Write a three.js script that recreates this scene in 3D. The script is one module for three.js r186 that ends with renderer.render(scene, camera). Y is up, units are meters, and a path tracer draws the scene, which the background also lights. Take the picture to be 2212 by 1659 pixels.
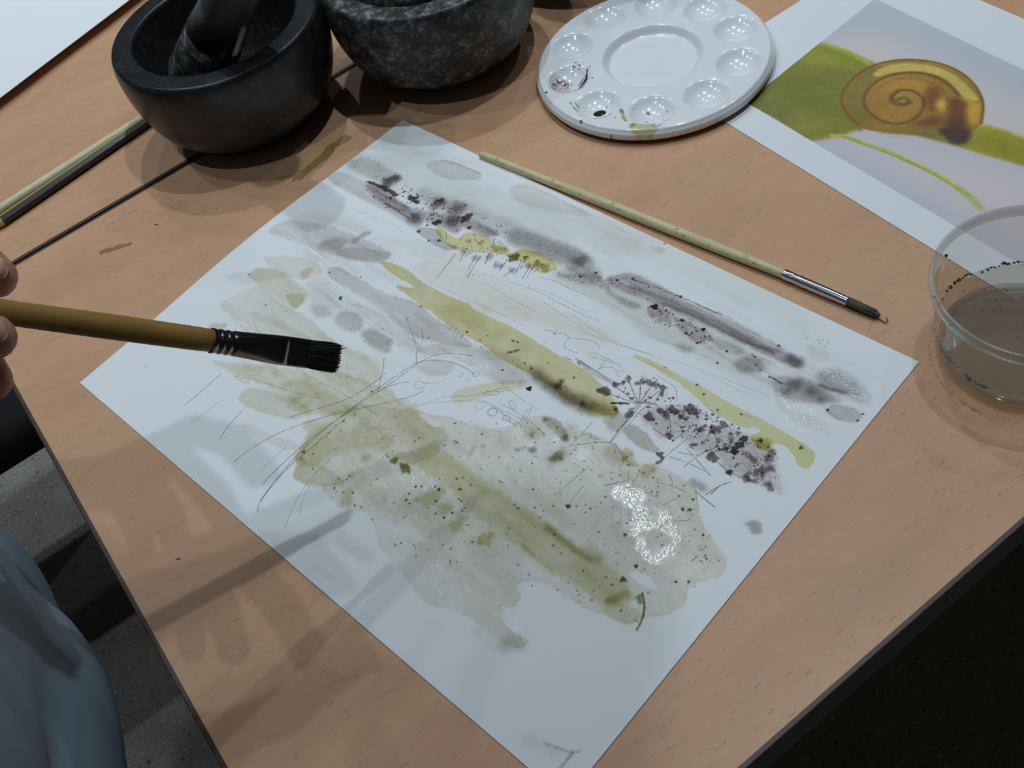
import * as THREE from 'three';
import { mergeGeometries, mergeVertices } from 'three/addons/utils/BufferGeometryUtils.js';
import { RoundedBoxGeometry } from 'three/addons/geometries/RoundedBoxGeometry.js';

// ---------------------------------------------------------------- camera, sky, exposure
const scene = new THREE.Scene();
const camera = new THREE.PerspectiveCamera(39.479, 4 / 3, 0.02, 60);
camera.position.set(0, 1.22765, 0.40034);
camera.up.set(0.28715, 0.6078, -0.74036);
camera.lookAt(0, 1.22765 - 0.77291, 0.40034 - 0.63452);
scene.add(camera);

const renderer = new THREE.WebGLRenderer({ antialias: true });
renderer.toneMapping = THREE.LinearToneMapping;
renderer.toneMappingExposure = 1.0;
renderer.shadowMap.enabled = true;
renderer.shadowMap.type = THREE.PCFSoftShadowMap;

scene.background = new THREE.Color().setRGB(0.16, 0.2, 0.26);      // dull evening sky, only seen through the window

const TABLE = 0.74;                         // height of the table tops
const LAMP_COLOR = new THREE.Color().setRGB(0.83, 0.955, 1.07);
const LAMP_POWER = 3.6;                    // candela of one ceiling spotlight
const CEILING = TABLE + 2.23;

// ---------------------------------------------------------------- helpers
let seedState = 12345;
function rnd() { seedState = (seedState + 0x6d2b79f5) | 0; let t = Math.imul(seedState ^ (seedState >>> 15), 1 | seedState); t = (t + Math.imul(t ^ (t >>> 7), 61 | t)) ^ t; return ((t ^ (t >>> 14)) >>> 0) / 4294967296; }
const reseed = (n) => { seedState = n; };
const between = (a, b) => a + (b - a) * rnd();
const clamp = (x, a = 0, b = 1) => Math.min(b, Math.max(a, x));
const mix = (a, b, t) => a + (b - a) * t;
const smooth = (a, b, x) => { const t = clamp((x - a) / (b - a)); return t * t * (3 - 2 * t); };
const toLin = (v) => { v /= 255; return v <= 0.04045 ? v / 12.92 : Math.pow((v + 0.055) / 1.055, 2.4); };
const toByte = (v) => { v = clamp(v); return Math.round(255 * (v <= 0.0031308 ? v * 12.92 : 1.055 * Math.pow(v, 1 / 2.4) - 0.055)); };
const lin3 = (c) => [toLin(c[0]), toLin(c[1]), toLin(c[2])];
const V = (x, y, z) => new THREE.Vector3(x, y, z);

const used = new Map();
function numbered(name) { const n = used.get(name) ?? 0; used.set(name, n + 1); return n ? `${name}_${String(n).padStart(3, '0')}` : name; }
function tag(o, label, category, group, kind) {
  if (label) o.userData.label = label;
  if (category) o.userData.category = category;
  if (group) o.userData.group = group;
  if (kind) o.userData.kind = kind;
  return o;
}
function thing(name, label, category, pos = [0, 0, 0], turn = 0, group) {
  const o = new THREE.Group(); o.name = numbered(name); o.position.set(...pos); o.rotation.y = turn; scene.add(o);
  return tag(o, label, category, group);
}
function part(name, geometry, material, parent, label) {
  const m = new THREE.Mesh(geometry, material); m.name = parent === scene ? numbered(name) : name;
  m.castShadow = m.receiveShadow = true; parent.add(m);
  if (label) m.userData.label = label;
  return m;
}
function struct(name, geometry, material, parent = scene) { const m = part(name, geometry, material, parent); if (parent === scene) m.userData.kind = 'structure'; return m; }
const mat = (o) => new THREE.MeshStandardMaterial(o);
const phys = (o) => new THREE.MeshPhysicalMaterial(o);
const rgb = (r, g, b) => new THREE.Color().setRGB(toLin(r), toLin(g), toLin(b));
const box = (x, y, z, px = 0, py = 0, pz = 0, r = 0) => (r ? new RoundedBoxGeometry(x, y, z, 3, r) : new THREE.BoxGeometry(x, y, z)).translate(px, py, pz);
function lathe(p, n = 96) {                                   // uv in steps of 10 cm: round the girth and along the profile
  const g = new THREE.LatheGeometry(p.map(([r, y]) => new THREE.Vector2(r, y)), n), uv = g.attributes.uv, m = p.length, girth = Math.max(1, Math.round(2 * Math.PI * Math.max(...p.map((q) => q[0])) / 0.1)); let s = 0;
  for (let j = 0; j < m; j++) { if (j) s += Math.hypot(p[j][0] - p[j - 1][0], p[j][1] - p[j - 1][1]); for (let i = 0; i <= n; i++) uv.setXY(i * m + j, i / n * girth, s / 0.1); }
  return g;
}
function tube(points, r, n = 48, seg = 10) { return new THREE.TubeGeometry(new THREE.CatmullRomCurve3(points), n, r, seg, false); }
// a rod from a to b with radii along it: rows of [share of the way, radius]
function rod(a, b, rows, seg = 28) {
  const len = a.distanceTo(b), p = [[0, rows[0][0] * len], ...rows.map(([t, r]) => [r, t * len]), [0, rows[rows.length - 1][0] * len]];
  const g = lathe(p, seg);
  g.applyQuaternion(new THREE.Quaternion().setFromUnitVectors(V(0, 1, 0), b.clone().sub(a).normalize()));
  return g.translate(a.x, a.y, a.z);
}

// a tiling table of fractal noise in 0..1, looked up with wrap-around
const NOISE = 512;
function noiseTable(seed, octaves) {
  reseed(seed);
  const t = new Float32Array(NOISE * NOISE);
  for (const [cells, amp] of octaves) {
    const g = Float32Array.from({ length: cells * cells }, () => rnd() * 2 - 1);
    for (let y = 0; y < NOISE; y++) for (let x = 0; x < NOISE; x++) {
      const u = x * cells / NOISE, v = y * cells / NOISE, i = Math.floor(u), j = Math.floor(v), a = u - i, b = v - j;
      const s = a * a * (3 - 2 * a), q = b * b * (3 - 2 * b), i1 = (i + 1) % cells, j1 = (j + 1) % cells;
      t[y * NOISE + x] += amp * mix(mix(g[j * cells + i], g[j * cells + i1], s), mix(g[j1 * cells + i], g[j1 * cells + i1], s), q);
    }
  }
  return t;
}
const ROUGH = noiseTable(7, [[8, 0.5], [16, 0.35], [32, 0.25], [64, 0.18], [128, 0.12]]);
const ROUGH2 = noiseTable(19, [[8, 0.5], [16, 0.35], [32, 0.25], [64, 0.18], [128, 0.12]]);
const FINE = noiseTable(31, [[64, 0.3], [128, 0.4], [256, 0.4]]);
function look(t, x, y) {
  const i = Math.floor(x), j = Math.floor(y), a = x - i, b = y - j, i0 = i & 511, i1 = (i + 1) & 511, j0 = (j & 511) << 9, j1 = ((j + 1) & 511) << 9;
  return mix(mix(t[j0 + i0], t[j0 + i1], a), mix(t[j1 + i0], t[j1 + i1], a), b);
}
function dataTexture(bytes, w, h, srgb, repeat) {
  const t = new THREE.DataTexture(bytes, w, h, THREE.RGBAFormat);
  t.magFilter = THREE.LinearFilter; t.minFilter = THREE.LinearMipmapLinearFilter; t.generateMipmaps = true; t.anisotropy = 8;
  if (srgb) t.colorSpace = THREE.SRGBColorSpace;
  t.wrapS = t.wrapT = repeat ? THREE.RepeatWrapping : THREE.ClampToEdgeWrapping;
  t.needsUpdate = true;
  return t;
}
function canvasOf(w, h) { const c = document.createElement('canvas'); c.width = w; c.height = h; return c; }
function planarUV(g, f) { const p = g.attributes.position, uv = new Float32Array(p.count * 2); for (let i = 0; i < p.count; i++) { const [u, v] = f(p.getX(i), p.getY(i), p.getZ(i)); uv[2 * i] = u; uv[2 * i + 1] = v; } g.setAttribute('uv', new THREE.BufferAttribute(uv, 2)); return g; }

// ---------------------------------------------------------------- procedural surfaces
function woodTexture() {
  const S = 2048, c = canvasOf(S, S), x = c.getContext('2d'), im = x.createImageData(S, S);
  const base = lin3([197, 153, 119]);
  for (let j = 0; j < S; j++) for (let i = 0; i < S; i++) {
    const broad = look(ROUGH, i * 0.25, j * 0.5) * 0.09, streak = look(ROUGH2, i * 0.25, j * 2) * 0.05, fine = look(FINE, i * 0.25, j * 1) * 0.05;
    const s = 1 + broad + streak + fine, warm = look(ROUGH2, i * 0.25 + 99, j * 0.75) * 0.05, o = (j * S + i) * 4;
    im.data[o] = toByte(base[0] * s); im.data[o + 1] = toByte(base[1] * s * (1 + warm)); im.data[o + 2] = toByte(base[2] * s * (1 + warm * 0.5)); im.data[o + 3] = 255;
  }
  x.putImageData(im, 0, 0);
  reseed(41); x.lineCap = 'round';
  for (let k = 0; k < 8500; k++) {                               // short pores along the grain
    const px = rnd() * S, py = rnd() * S, l = between(3, 12) * (rnd() < 0.1 ? 1.6 : 1), dense = look(ROUGH, px * 0.25, py * 0.25);
    if (dense < -0.15 && rnd() < 0.7) continue;
    x.strokeStyle = `rgba(120,74,52,${between(0.1, 0.42).toFixed(3)})`; x.lineWidth = between(0.6, 1.5);
    x.beginPath(); x.moveTo(px, py); x.lineTo(px + l, py + between(-1.2, 1.2)); x.stroke();
  }
  const d = x.getImageData(0, 0, S, S).data;
  return dataTexture(new Uint8Array(d.buffer.slice(0)), S, S, true, true);
}
function terrazzoTexture() {
  const S = 2048, c = canvasOf(S, S), x = c.getContext('2d'), im = x.createImageData(S, S), base = lin3([140, 136, 127]);
  for (let j = 0; j < S; j++) for (let i = 0; i < S; i++) {
    const s = 1 + look(ROUGH, i * 0.25, j * 0.25) * 0.22 + look(FINE, i * 0.5, j * 0.5) * 0.25, o = (j * S + i) * 4;
    im.data[o] = toByte(base[0] * s); im.data[o + 1] = toByte(base[1] * s); im.data[o + 2] = toByte(base[2] * s); im.data[o + 3] = 255;
  }
  x.putImageData(im, 0, 0);
  reseed(77);
  for (let k = 0; k < 11000; k++) {
    const px = rnd() * S, py = rnd() * S, r = between(1.3, 6.2) * (rnd() < 0.08 ? 1.7 : 1), v = Math.round(between(140, 236)), dark = rnd() < 0.16;
    x.fillStyle = dark ? `rgba(40,38,36,${between(0.4, 0.9).toFixed(2)})` : `rgba(${v},${v - 2},${v - 8},${between(0.25, 0.85).toFixed(2)})`;
    x.beginPath();
    const n = 5 + Math.floor(rnd() * 3), t0 = rnd() * 6;
    for (let q = 0; q < n; q++) { const t = t0 + q / n * 6.283, rr = r * between(0.55, 1.2); x[q ? 'lineTo' : 'moveTo'](px + Math.cos(t) * rr, py + Math.sin(t) * rr * 0.8); }
    x.fill();
  }
  const d = x.getImageData(0, 0, S, S).data;
  return dataTexture(new Uint8Array(d.buffer.slice(0)), S, S, true, true);
}
function graniteTexture(low, high, seed) {
  const S = 1024, b = new Uint8Array(S * S * 4), a = lin3(low), h = lin3(high);
  for (let j = 0; j < S; j++) for (let i = 0; i < S; i++) {
    const n = look(ROUGH, i * 0.5 + seed, j * 0.5), m = look(ROUGH2, i * 1.5, j * 1.5 + seed), f = look(FINE, i * 0.5, j * 0.5);
    const t = clamp(0.38 + n * 0.35 + m * 0.55 + f * 0.4), o = (j * S + i) * 4, sp = m > 0.55 ? 1.5 : 1, warm = 1 + 0.2 * look(ROUGH, i * 0.25 + 50, j * 0.25);
    for (let k = 0; k < 3; k++) b[o + k] = toByte(mix(a[k], h[k], t * t) * sp * (k === 0 ? warm : 1));
    b[o + 3] = 255;
  }
  return dataTexture(b, S, S, true, true);
}
const woodMap = woodTexture(), terrazzoMap = terrazzoTexture();

const M = {
  wood: phys({ map: woodMap, roughness: 0.42, specularIntensity: 0.5 }),
  edgeBand: mat({ color: rgb(62, 36, 26), roughness: 0.5 }),
  steel: mat({ color: rgb(60, 60, 62), roughness: 0.45, metalness: 0.6 }),
  wall: mat({ color: rgb(176, 176, 172), roughness: 0.95 }),
  ceiling: mat({ color: rgb(190, 190, 187), roughness: 0.95 }),
  floor: mat({ map: terrazzoMap, roughness: 0.55 }),
  trim: mat({ color: rgb(120, 118, 114), roughness: 0.6 }),
  white: mat({ color: rgb(235, 235, 232), roughness: 0.5 }),
};

// ---------------------------------------------------------------- the room
const R = { x0: -3.6, x1: 3.8, z0: -4.6, z1: 3.0, t: 0.15 };
{
  const w = R.x1 - R.x0, d = R.z1 - R.z0, cx = (R.x0 + R.x1) / 2, cz = (R.z0 + R.z1) / 2;
  const fl = box(w + 0.3, 0.1, d + 0.3, cx, -0.05, cz); planarUV(fl, (x, y, z) => [x / 0.62, z / 0.62]);
  struct('floor', fl, M.floor);
  struct('ceiling', box(w + 0.3, 0.1, d + 0.3, cx, CEILING + 0.05, cz), M.ceiling);
  struct('wall_back', box(w + 0.3, CEILING, R.t, cx, CEILING / 2, R.z0 - R.t / 2), M.wall);
  struct('wall_right', box(R.t, CEILING, d, R.x1 + R.t / 2, CEILING / 2, cz), M.wall);
  struct('wall_front', box(w + 0.3, CEILING, R.t, cx, CEILING / 2, R.z1 + R.t / 2), M.wall);
  // the left wall has the window whose panes mirror in the palette wells
  const wz0 = -0.3, wz1 = 1.3, wy0 = 1.0, wy1 = 2.3, x = R.x0 - R.t / 2;
  struct('wall_left', mergeGeometries([
    box(R.t, CEILING, wz0 - R.z0, x, CEILING / 2, (R.z0 + wz0) / 2), box(R.t, CEILING, R.z1 - wz1, x, CEILING / 2, (R.z1 + wz1) / 2),
    box(R.t, wy0, wz1 - wz0, x, wy0 / 2, (wz0 + wz1) / 2), box(R.t, CEILING - wy1, wz1 - wz0, x, (CEILING + wy1) / 2, (wz0 + wz1) / 2)]), M.wall);
  const win = new THREE.Group(); win.name = 'window_1'; win.userData.kind = 'structure'; win.position.set(x, 0, 0); scene.add(win);
  const my = (wy0 + wy1) / 2, mz = (wz0 + wz1) / 2, f = 0.06;
  part('window_frame', mergeGeometries([box(0.07, f, wz1 - wz0, 0, wy0 + f / 2, mz), box(0.07, f, wz1 - wz0, 0, wy1 - f / 2, mz), box(0.07, f, wz1 - wz0, 0, my, mz),
    box(0.07, wy1 - wy0, f, 0, my, wz0 + f / 2), box(0.07, wy1 - wy0, f, 0, my, wz1 - f / 2), box(0.07, wy1 - wy0, f, 0, my, mz)]), M.white, win);
  const glass = phys({ color: 0xffffff, transmission: 1, thickness: 0, roughness: 0.02 });
  for (const [a, b] of [[wy0 + f, my - f / 2], [my + f / 2, wy1 - f]]) for (const [c, e] of [[wz0 + f, mz - f / 2], [mz + f / 2, wz1 - f]])
    part('pane', box(0.006, b - a, e - c, 0, (a + b) / 2, (c + e) / 2), glass, win);
  const bb = (n, sx, sz, px, pz) => struct(n, box(sx, 0.09, sz, px, 0.045, pz), M.trim);
  bb('baseboard_back', w, 0.015, cx, R.z0 + 0.0075); bb('baseboard_front', w, 0.015, cx, R.z1 - 0.0075);
  bb('baseboard_left', 0.015, d - 0.03, R.x0 + 0.0075, cz); bb('baseboard_right', 0.015, d - 0.03, R.x1 - 0.0075, cz);
}

// recessed spotlights in the ceiling: rows found from the dots that each palette well mirrors
{
  const bezel = lathe([[0.027, -0.001], [0.046, -0.004], [0.05, -0.002], [0.05, 0], [0.027, 0], [0.027, -0.001]], 40);
  const lens = new THREE.CylinderGeometry(0.0265, 0.0265, 0.002, 32).translate(0, -0.0012, 0);
  const glow = mat({ color: 0xffffff, emissive: LAMP_COLOR, emissiveIntensity: 45, roughness: 0.4 });
  const rows = [[0.53, -0.37, 1], [0.17, -1.2, 1], [-0.19, -2.0, 1], [-0.62, 0.2, 0.58], [-0.95, -0.63, 0.5], [-1.28, -1.43, 1], [1.42, -0.78, 0.5], [1.1, -1.55, 0.7], [0.8, -2.35, 1]];   // x, z and how bright each burns
  for (const [x, z, burn] of rows) {
    const o = thing('ceiling_light', 'small round recessed spotlight in the ceiling', 'ceiling light', [x, CEILING, z], 0, 'recessed ceiling spotlights in rows above the tables');
    part('bezel', bezel, M.white, o); part('lens', lens, glow, o);
    const s = new THREE.SpotLight(LAMP_COLOR, LAMP_POWER * burn, 0, 0.9, 1, 2);
    s.name = 'spotlight_beam'; s.position.set(0, -0.03, 0); s.target.position.set(0, -1, 0); s.castShadow = true; s.shadow.radius = 1.2; s.shadow.mapSize.set(2048, 2048); s.shadow.bias = -0.0005;
    o.add(s, s.target);
  }
}

// ---------------------------------------------------------------- the two tables, long sides together
const TURN = THREE.MathUtils.degToRad(23.4);
const CU = [Math.cos(TURN), -Math.sin(TURN)], CV = [-Math.sin(TURN), -Math.cos(TURN)];      // along the table, across it
const CORNER = [-0.1244, 0.3241];
function table(label, v0, len, deep) {
  const o = thing('table', label, 'table', [CORNER[0] + CV[0] * v0, 0, CORNER[1] + CV[1] * v0], TURN);
  // local: x along, -z across, top at TABLE
  const th = 0.025, e = 0.0022, top = box(len - 2 * e, th, deep - 2 * e, len / 2, TABLE - th / 2, -deep / 2);
  planarUV(top, (x, y, z) => [(x + v0) / 0.8, (z - v0 - (TABLE - y)) / 0.8]);
  part('tabletop', top, M.wood, o);
  const sh = new THREE.Shape(), r = 0.004;
  sh.moveTo(r, 0); sh.lineTo(len - r, 0); sh.quadraticCurveTo(len, 0, len, r); sh.lineTo(len, deep - r); sh.quadraticCurveTo(len, deep, len - r, deep); sh.lineTo(r, deep); sh.quadraticCurveTo(0, deep, 0, deep - r); sh.lineTo(0, r); sh.quadraticCurveTo(0, 0, r, 0);
  const hole = new THREE.Path(); hole.moveTo(e, e); hole.lineTo(e, deep - e); hole.lineTo(len - e, deep - e); hole.lineTo(len - e, e); hole.lineTo(e, e); sh.holes.push(hole);
  const band = new THREE.ExtrudeGeometry(sh, { depth: th - 0.001, bevelEnabled: true, bevelSize: 0.0006, bevelThickness: 0.0006, bevelSegments: 2, curveSegments: 6 });
  band.rotateX(-Math.PI / 2).translate(0, TABLE - th + 0.0004, 0);
  part('edge_band', band, M.edgeBand, o);
  const a = 0.06, rail = 0.03;
  part('frame', mergeGeometries([box(len - 0.16, 0.045, rail, len / 2, TABLE - th - 0.0225, -a), box(len - 0.16, 0.045, rail, len / 2, TABLE - th - 0.0225, -deep + a),
    box(rail, 0.045, deep - 0.12, a, TABLE - th - 0.0225, -deep / 2), box(rail, 0.045, deep - 0.12, len - a, TABLE - th - 0.0225, -deep / 2)]), M.steel, o);
  for (const x of [a, len - a]) for (const z of [-a, -deep + a]) part('leg', new THREE.CylinderGeometry(0.016, 0.016, TABLE - th - 0.04, 20).translate(x, (TABLE - th - 0.04) / 2, z), M.steel, o);
  return o;
}
const tableA = table('beech laminate table with dark edging that carries the wet painting', 0, 1.4, 0.6015);
const tableB = table('beech laminate table beyond the dark seam, carrying the white sheet and wooden sticks', 0.6045, 1.4, 0.6);

// dried and wet paint on the table top
function smear(parent, points, w, color, rough, seed) {          // points in world metres: x, z, x, z
  reseed(seed);
  const g = [], inv = new THREE.Matrix4();
  parent.updateMatrixWorld(true); inv.copy(parent.matrixWorld).invert();
  for (let i = 0; i + 3 < points.length; i += 2) {
    const n = 9;
    for (let k = 0; k < n; k++) {
      const t = (k + rnd()) / n, x = mix(points[i], points[i + 2], t) + between(-w, w) * 0.4, z = mix(points[i + 1], points[i + 3], t) + between(-w, w) * 0.4;
      const s = new THREE.SphereGeometry(w * between(0.25, 0.6), 10, 6).scale(between(1.2, 2.6), 0.02, 1).rotateY(Math.atan2(points[i + 1] - points[i + 3], points[i + 2] - points[i]) + between(-0.3, 0.3)).translate(x, TABLE + 0.0001, z);
      g.push(s);
    }
  }
  const m = mergeGeometries(g).applyMatrix4(inv);
  part('paint_smear', m, mat({ color: rgb(...color), roughness: rough }), parent);
}
{
  const xz = (...v) => { const o = []; for (let i = 0; i < v.length; i += 3) o.push(v[i], v[i + 2]); return o; };
  smear(tableA, xz(-.1087,.74,-.245, -.0931,.74,-.2578, -.0793,.74,-.2683, -.0662,.74,-.2772), 0.0055, [150, 118, 66], 0.5, 3);
  smear(tableA, xz(-.1224,.74,-.2514, -.1045,.74,-.2519), 0.004, [168, 132, 88], 0.5, 4);
  smear(tableA, xz(-.2582,.74,-.2292, -.2488,.74,-.2292, -.2347,.74,-.2287), 0.0036, [146, 106, 60], 0.5, 5);
  smear(tableA, xz(-.2171,.74,-.2426, -.215,.74,-.2407), 0.0009, [96, 58, 48], 0.6, 6);
  smear(tableA, xz(-.2073,.74,.0516, -.2057,.74,.0524), 0.0008, [88, 54, 46], 0.6, 7);
  smear(tableA, xz(-.1701,.74,-.2396, -.169,.74,-.2391), 0.0006, [96, 58, 48], 0.6, 8);
  smear(tableA, xz(-.2553,.74,-.2575, -.2431,.74,-.2617, -.2295,.74,-.2669), 0.0012, [176, 150, 134], 0.7, 9);
}

// ---------------------------------------------------------------- watercolour: a sheet of paper that pigment is laid on
const PAPER_WHITE = [0.79, 0.805, 0.81], WHITE_SEEN = lin3([168, 181, 194]);
// colours were noted by eye beside the white of the sheet, which makes them look stronger than they are
const muted = (c) => { const l = 0.3 * c[0] + 0.6 * c[1] + 0.1 * c[2]; return [mix(c[0], l, 0.42) * 0.98, mix(c[1], l, 0.42), mix(c[2], l, 0.46)]; };
const pigment = (c) => lin3(muted(c)).map((v, k) => -Math.log(clamp(v / WHITE_SEEN[k], 0.004, 1)));
class Sheet {
  constructor(wmm, hmm, ppm) {
    Object.assign(this, { wmm, hmm, ppm, w: Math.round(wmm * ppm), h: Math.round(hmm * ppm) });
    const n = this.w * this.h;
    this.d = [new Float32Array(n), new Float32Array(n), new Float32Array(n)]; this.wet = new Float32Array(n); this.seed = 1;
  }
  trace(x, p, closed) {                               // a smooth line through points in millimetres
    const n = p.length / 2, k = this.ppm, X = (i) => p[2 * i] * k, Y = (i) => p[2 * i + 1] * k;
    x.beginPath();
    if (n === 2) { x.moveTo(X(0), Y(0)); x.lineTo(X(1), Y(1)); return; }
    if (closed) {                                       // through every point, rounding little
      x.moveTo(X(0), Y(0));
      const c = 0.13;
      for (let i = 0; i < n; i++) { const h = (i + n - 1) % n, j = (i + 1) % n, l = (i + 2) % n; x.bezierCurveTo(X(i) + (X(j) - X(h)) * c, Y(i) + (Y(j) - Y(h)) * c, X(j) - (X(l) - X(i)) * c, Y(j) - (Y(l) - Y(i)) * c, X(j), Y(j)); }
      x.closePath();
    } else {
      x.moveTo(X(0), Y(0));
      for (let i = 1; i < n - 1; i++) { const e = i === n - 2; x.quadraticCurveTo(X(i), Y(i), e ? X(i + 1) : (X(i) + X(i + 1)) / 2, e ? Y(i + 1) : (Y(i) + Y(i + 1)) / 2); }
    }
  }
  blur(m, w, h, r) {
    if (r < 1) return m;
    const t = new Float32Array(m.length), k = 1 / (2 * r + 1);
    for (let pass = 0; pass < 2; pass++) {
      for (let y = 0; y < h; y++) { let s = 0; const o = y * w; for (let x = -r; x <= r; x++) s += m[o + clamp(x, 0, w - 1)]; for (let x = 0; x < w; x++) { t[o + x] = s * k; s += m[o + Math.min(w - 1, x + r + 1)] - m[o + Math.max(0, x - r)]; } }
      for (let x = 0; x < w; x++) { let s = 0; for (let y = -r; y <= r; y++) s += t[clamp(y, 0, h - 1) * w + x]; for (let y = 0; y < h; y++) { m[y * w + x] = s * k; s += t[Math.min(h - 1, y + r + 1) * w + x] - t[Math.max(0, y - r) * w + x]; } }
    }
    return m;
  }
  // draw(ctx) paints the covered shape in white within the box; the pigment then follows paper tooth, ragged borders and pooled edges
  lay(box4, draw, o) {
    const { ppm: k, w: W, h: H } = this, soft = (o.soft ?? 0.25) * k, rough = (o.rough ?? 0.8) * 1.25 * k, pad = soft * 2.5 + rough * 2 + 4;
    const x0 = Math.floor(Math.max(0, box4[0] * k - pad)), y0 = Math.floor(Math.max(0, box4[1] * k - pad)), x1 = Math.ceil(Math.min(W, box4[2] * k + pad)), y1 = Math.ceil(Math.min(H, box4[3] * k + pad));
    const w = x1 - x0, h = y1 - y0; if (w < 2 || h < 2) return;
    const cv = canvasOf(w, h), x = cv.getContext('2d');
    x.translate(-x0, -y0); x.fillStyle = x.strokeStyle = '#fff'; x.lineCap = x.lineJoin = 'round';
    draw(x, k);
    const px = x.getImageData(0, 0, w, h).data, m = new Float32Array(w * h);
    for (let i = 0; i < m.length; i++) m[i] = px[4 * i + 3] / 255;
    if (soft >= 1) this.blur(m, w, h, Math.round(soft));
    const edge = o.edge ? this.blur(Float32Array.from(m), w, h, Math.max(1, Math.round((o.edgeWidth ?? 0.7) * k))) : null;
    const dens = o.c ? pigment(o.c) : [0, 0, 0], g = o.grain ?? 0.25, s = (this.seed += 37), st = o.streak, ca = st ? Math.cos(st[0]) : 1, sa = st ? Math.sin(st[0]) : 0, kk = o.k ?? 1, patch = o.patch ?? 0.4;
    for (let y = 0; y < h; y++) for (let xx = 0; xx < w; xx++) {
      const gx = x0 + xx, gy = y0 + y; let i = y * w + xx;
      if (rough > 0) {
        const sx = Math.round(xx + (look(ROUGH, gx * 0.8 + s, gy * 0.8) + 0.6 * look(FINE, gx * 0.35 + s, gy * 0.35)) * rough), sy = Math.round(y + (look(ROUGH2, gx * 0.8, gy * 0.8 + s) + 0.6 * look(FINE, gx * 0.35, gy * 0.35 + s)) * rough);
        if (sx < 0 || sy < 0 || sx >= w || sy >= h) continue;
        i = sy * w + sx;
      }
      let v = m[i]; if (v < 0.004) continue;
      if (edge) v *= 1 + o.edge * clamp((0.97 - edge[i]) * 2, 0, 1);
      v *= 1 + patch * look(ROUGH2, gx * 0.3 + s, gy * 0.3) + g * 0.9 * look(FINE, gx * 0.8, gy * 0.8 + s) ;
      if (o.speck) { const f = look(FINE, gx * 0.42 + s, gy * 0.42) + 0.5 * look(ROUGH, gx * 1.1, gy * 1.1 + s); v *= smooth(o.speck - 0.25, o.speck + 0.25, f + (m[i] - 0.5) * 0.9); }
      if (st) { const u = gx * ca + gy * sa, q = -gx * sa + gy * ca; v *= clamp(1 + st[1] * (look(ROUGH, u * 0.06 + s, q * 1.3) + 0.5 * look(FINE, u * 0.05, q * 0.9))); }
      if (v <= 0) continue;
      const a = gy * W + gx; v *= kk * 0.74;
      this.d[0][a] += v * dens[0]; this.d[1][a] += v * dens[1]; this.d[2][a] += v * dens[2];
      if (o.lift) { const f = 1 - clamp(m[i] * o.lift); this.d[0][a] *= f; this.d[1][a] *= f; this.d[2][a] *= f; }
      if (o.wet) this.wet[a] = Math.max(this.wet[a], o.wet * clamp(m[i] * 1.3));
    }
  }
  bounds(p, pad = 0) { let a = 1e9, b = 1e9, c = -1e9, d = -1e9; for (let i = 0; i < p.length; i += 2) { a = Math.min(a, p[i]); c = Math.max(c, p[i]); b = Math.min(b, p[i + 1]); d = Math.max(d, p[i + 1]); } return [a - pad, b - pad, c + pad, d + pad]; }
  wash(p, o) { this.lay(this.bounds(p), (x) => { this.trace(x, p, true); x.fill(); }, o); }
  stroke(p, w, o) { this.lay(this.bounds(p, w / 2), (x, k) => { this.trace(x, p, false); x.lineWidth = w * k; x.stroke(); }, o); }
  dabs(p, r, o) {                                                     // round touches of brush: centres p, radii r in millimetres
    p = p.slice(); const n = p.length / 2;
    this.lay(this.bounds(p, 1.6 * Math.max(...r)), (x, k) => {
      for (let i = 0; i < n; i++) { const R = r[i % r.length]; x.beginPath(); for (let q = 0; q <= 14; q++) { const t = q / 14 * 6.2832, rr = R * k * (1 + 0.22 * Math.sin(3 * t + i * 2.1) + 0.12 * Math.sin(5 * t + i)); x[q ? 'lineTo' : 'moveTo'](p[2 * i] * k + Math.cos(t) * rr, p[2 * i + 1] * k + Math.sin(t) * rr); } x.fill(); }
    }, o);
  }
  spray(p, n, r0, r1, o) {                                            // specks strewn over the polygon p
    const b = this.bounds(p), cv = [];
    const inside = (x, y) => { let c = false; for (let i = 0, m = p.length / 2, j = m - 1; i < m; j = i++) { const yi = p[2 * i + 1], yj = p[2 * j + 1]; if ((yi > y) !== (yj > y) && x < (p[2 * j] - p[2 * i]) * (y - yi) / (yj - yi) + p[2 * i]) c = !c; } return c; };
    reseed((this.seed += 11) * 97);
    for (let t = 0; cv.length < n && t < n * 30; t++) { const x = mix(b[0], b[2], rnd()), y = mix(b[1], b[3], rnd()); if (inside(x, y)) cv.push([x, y, r0 + (r1 - r0) * rnd() ** 3, 0.45 + 0.55 * rnd()]); }
    this.lay(b, (x, k) => { for (const [a, c, r, al] of cv) { x.globalAlpha = al; x.beginPath(); x.ellipse(a * k, c * k, r * k * 1.15, r * k * 0.9, a, 0, 6.2832); x.fill(); } }, { soft: 0, rough: 0.12, grain: 0.2, ...o });
  }
  inside(p, x, y) { let c = false; for (let i = 0, m = p.length / 2, j = m - 1; i < m; j = i++) { const yi = p[2 * i + 1], yj = p[2 * j + 1]; if ((yi > y) !== (yj > y) && x < (p[2 * j] - p[2 * i]) * (y - yi) / (yj - yi) + p[2 * i]) c = !c; } return c; }
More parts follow.
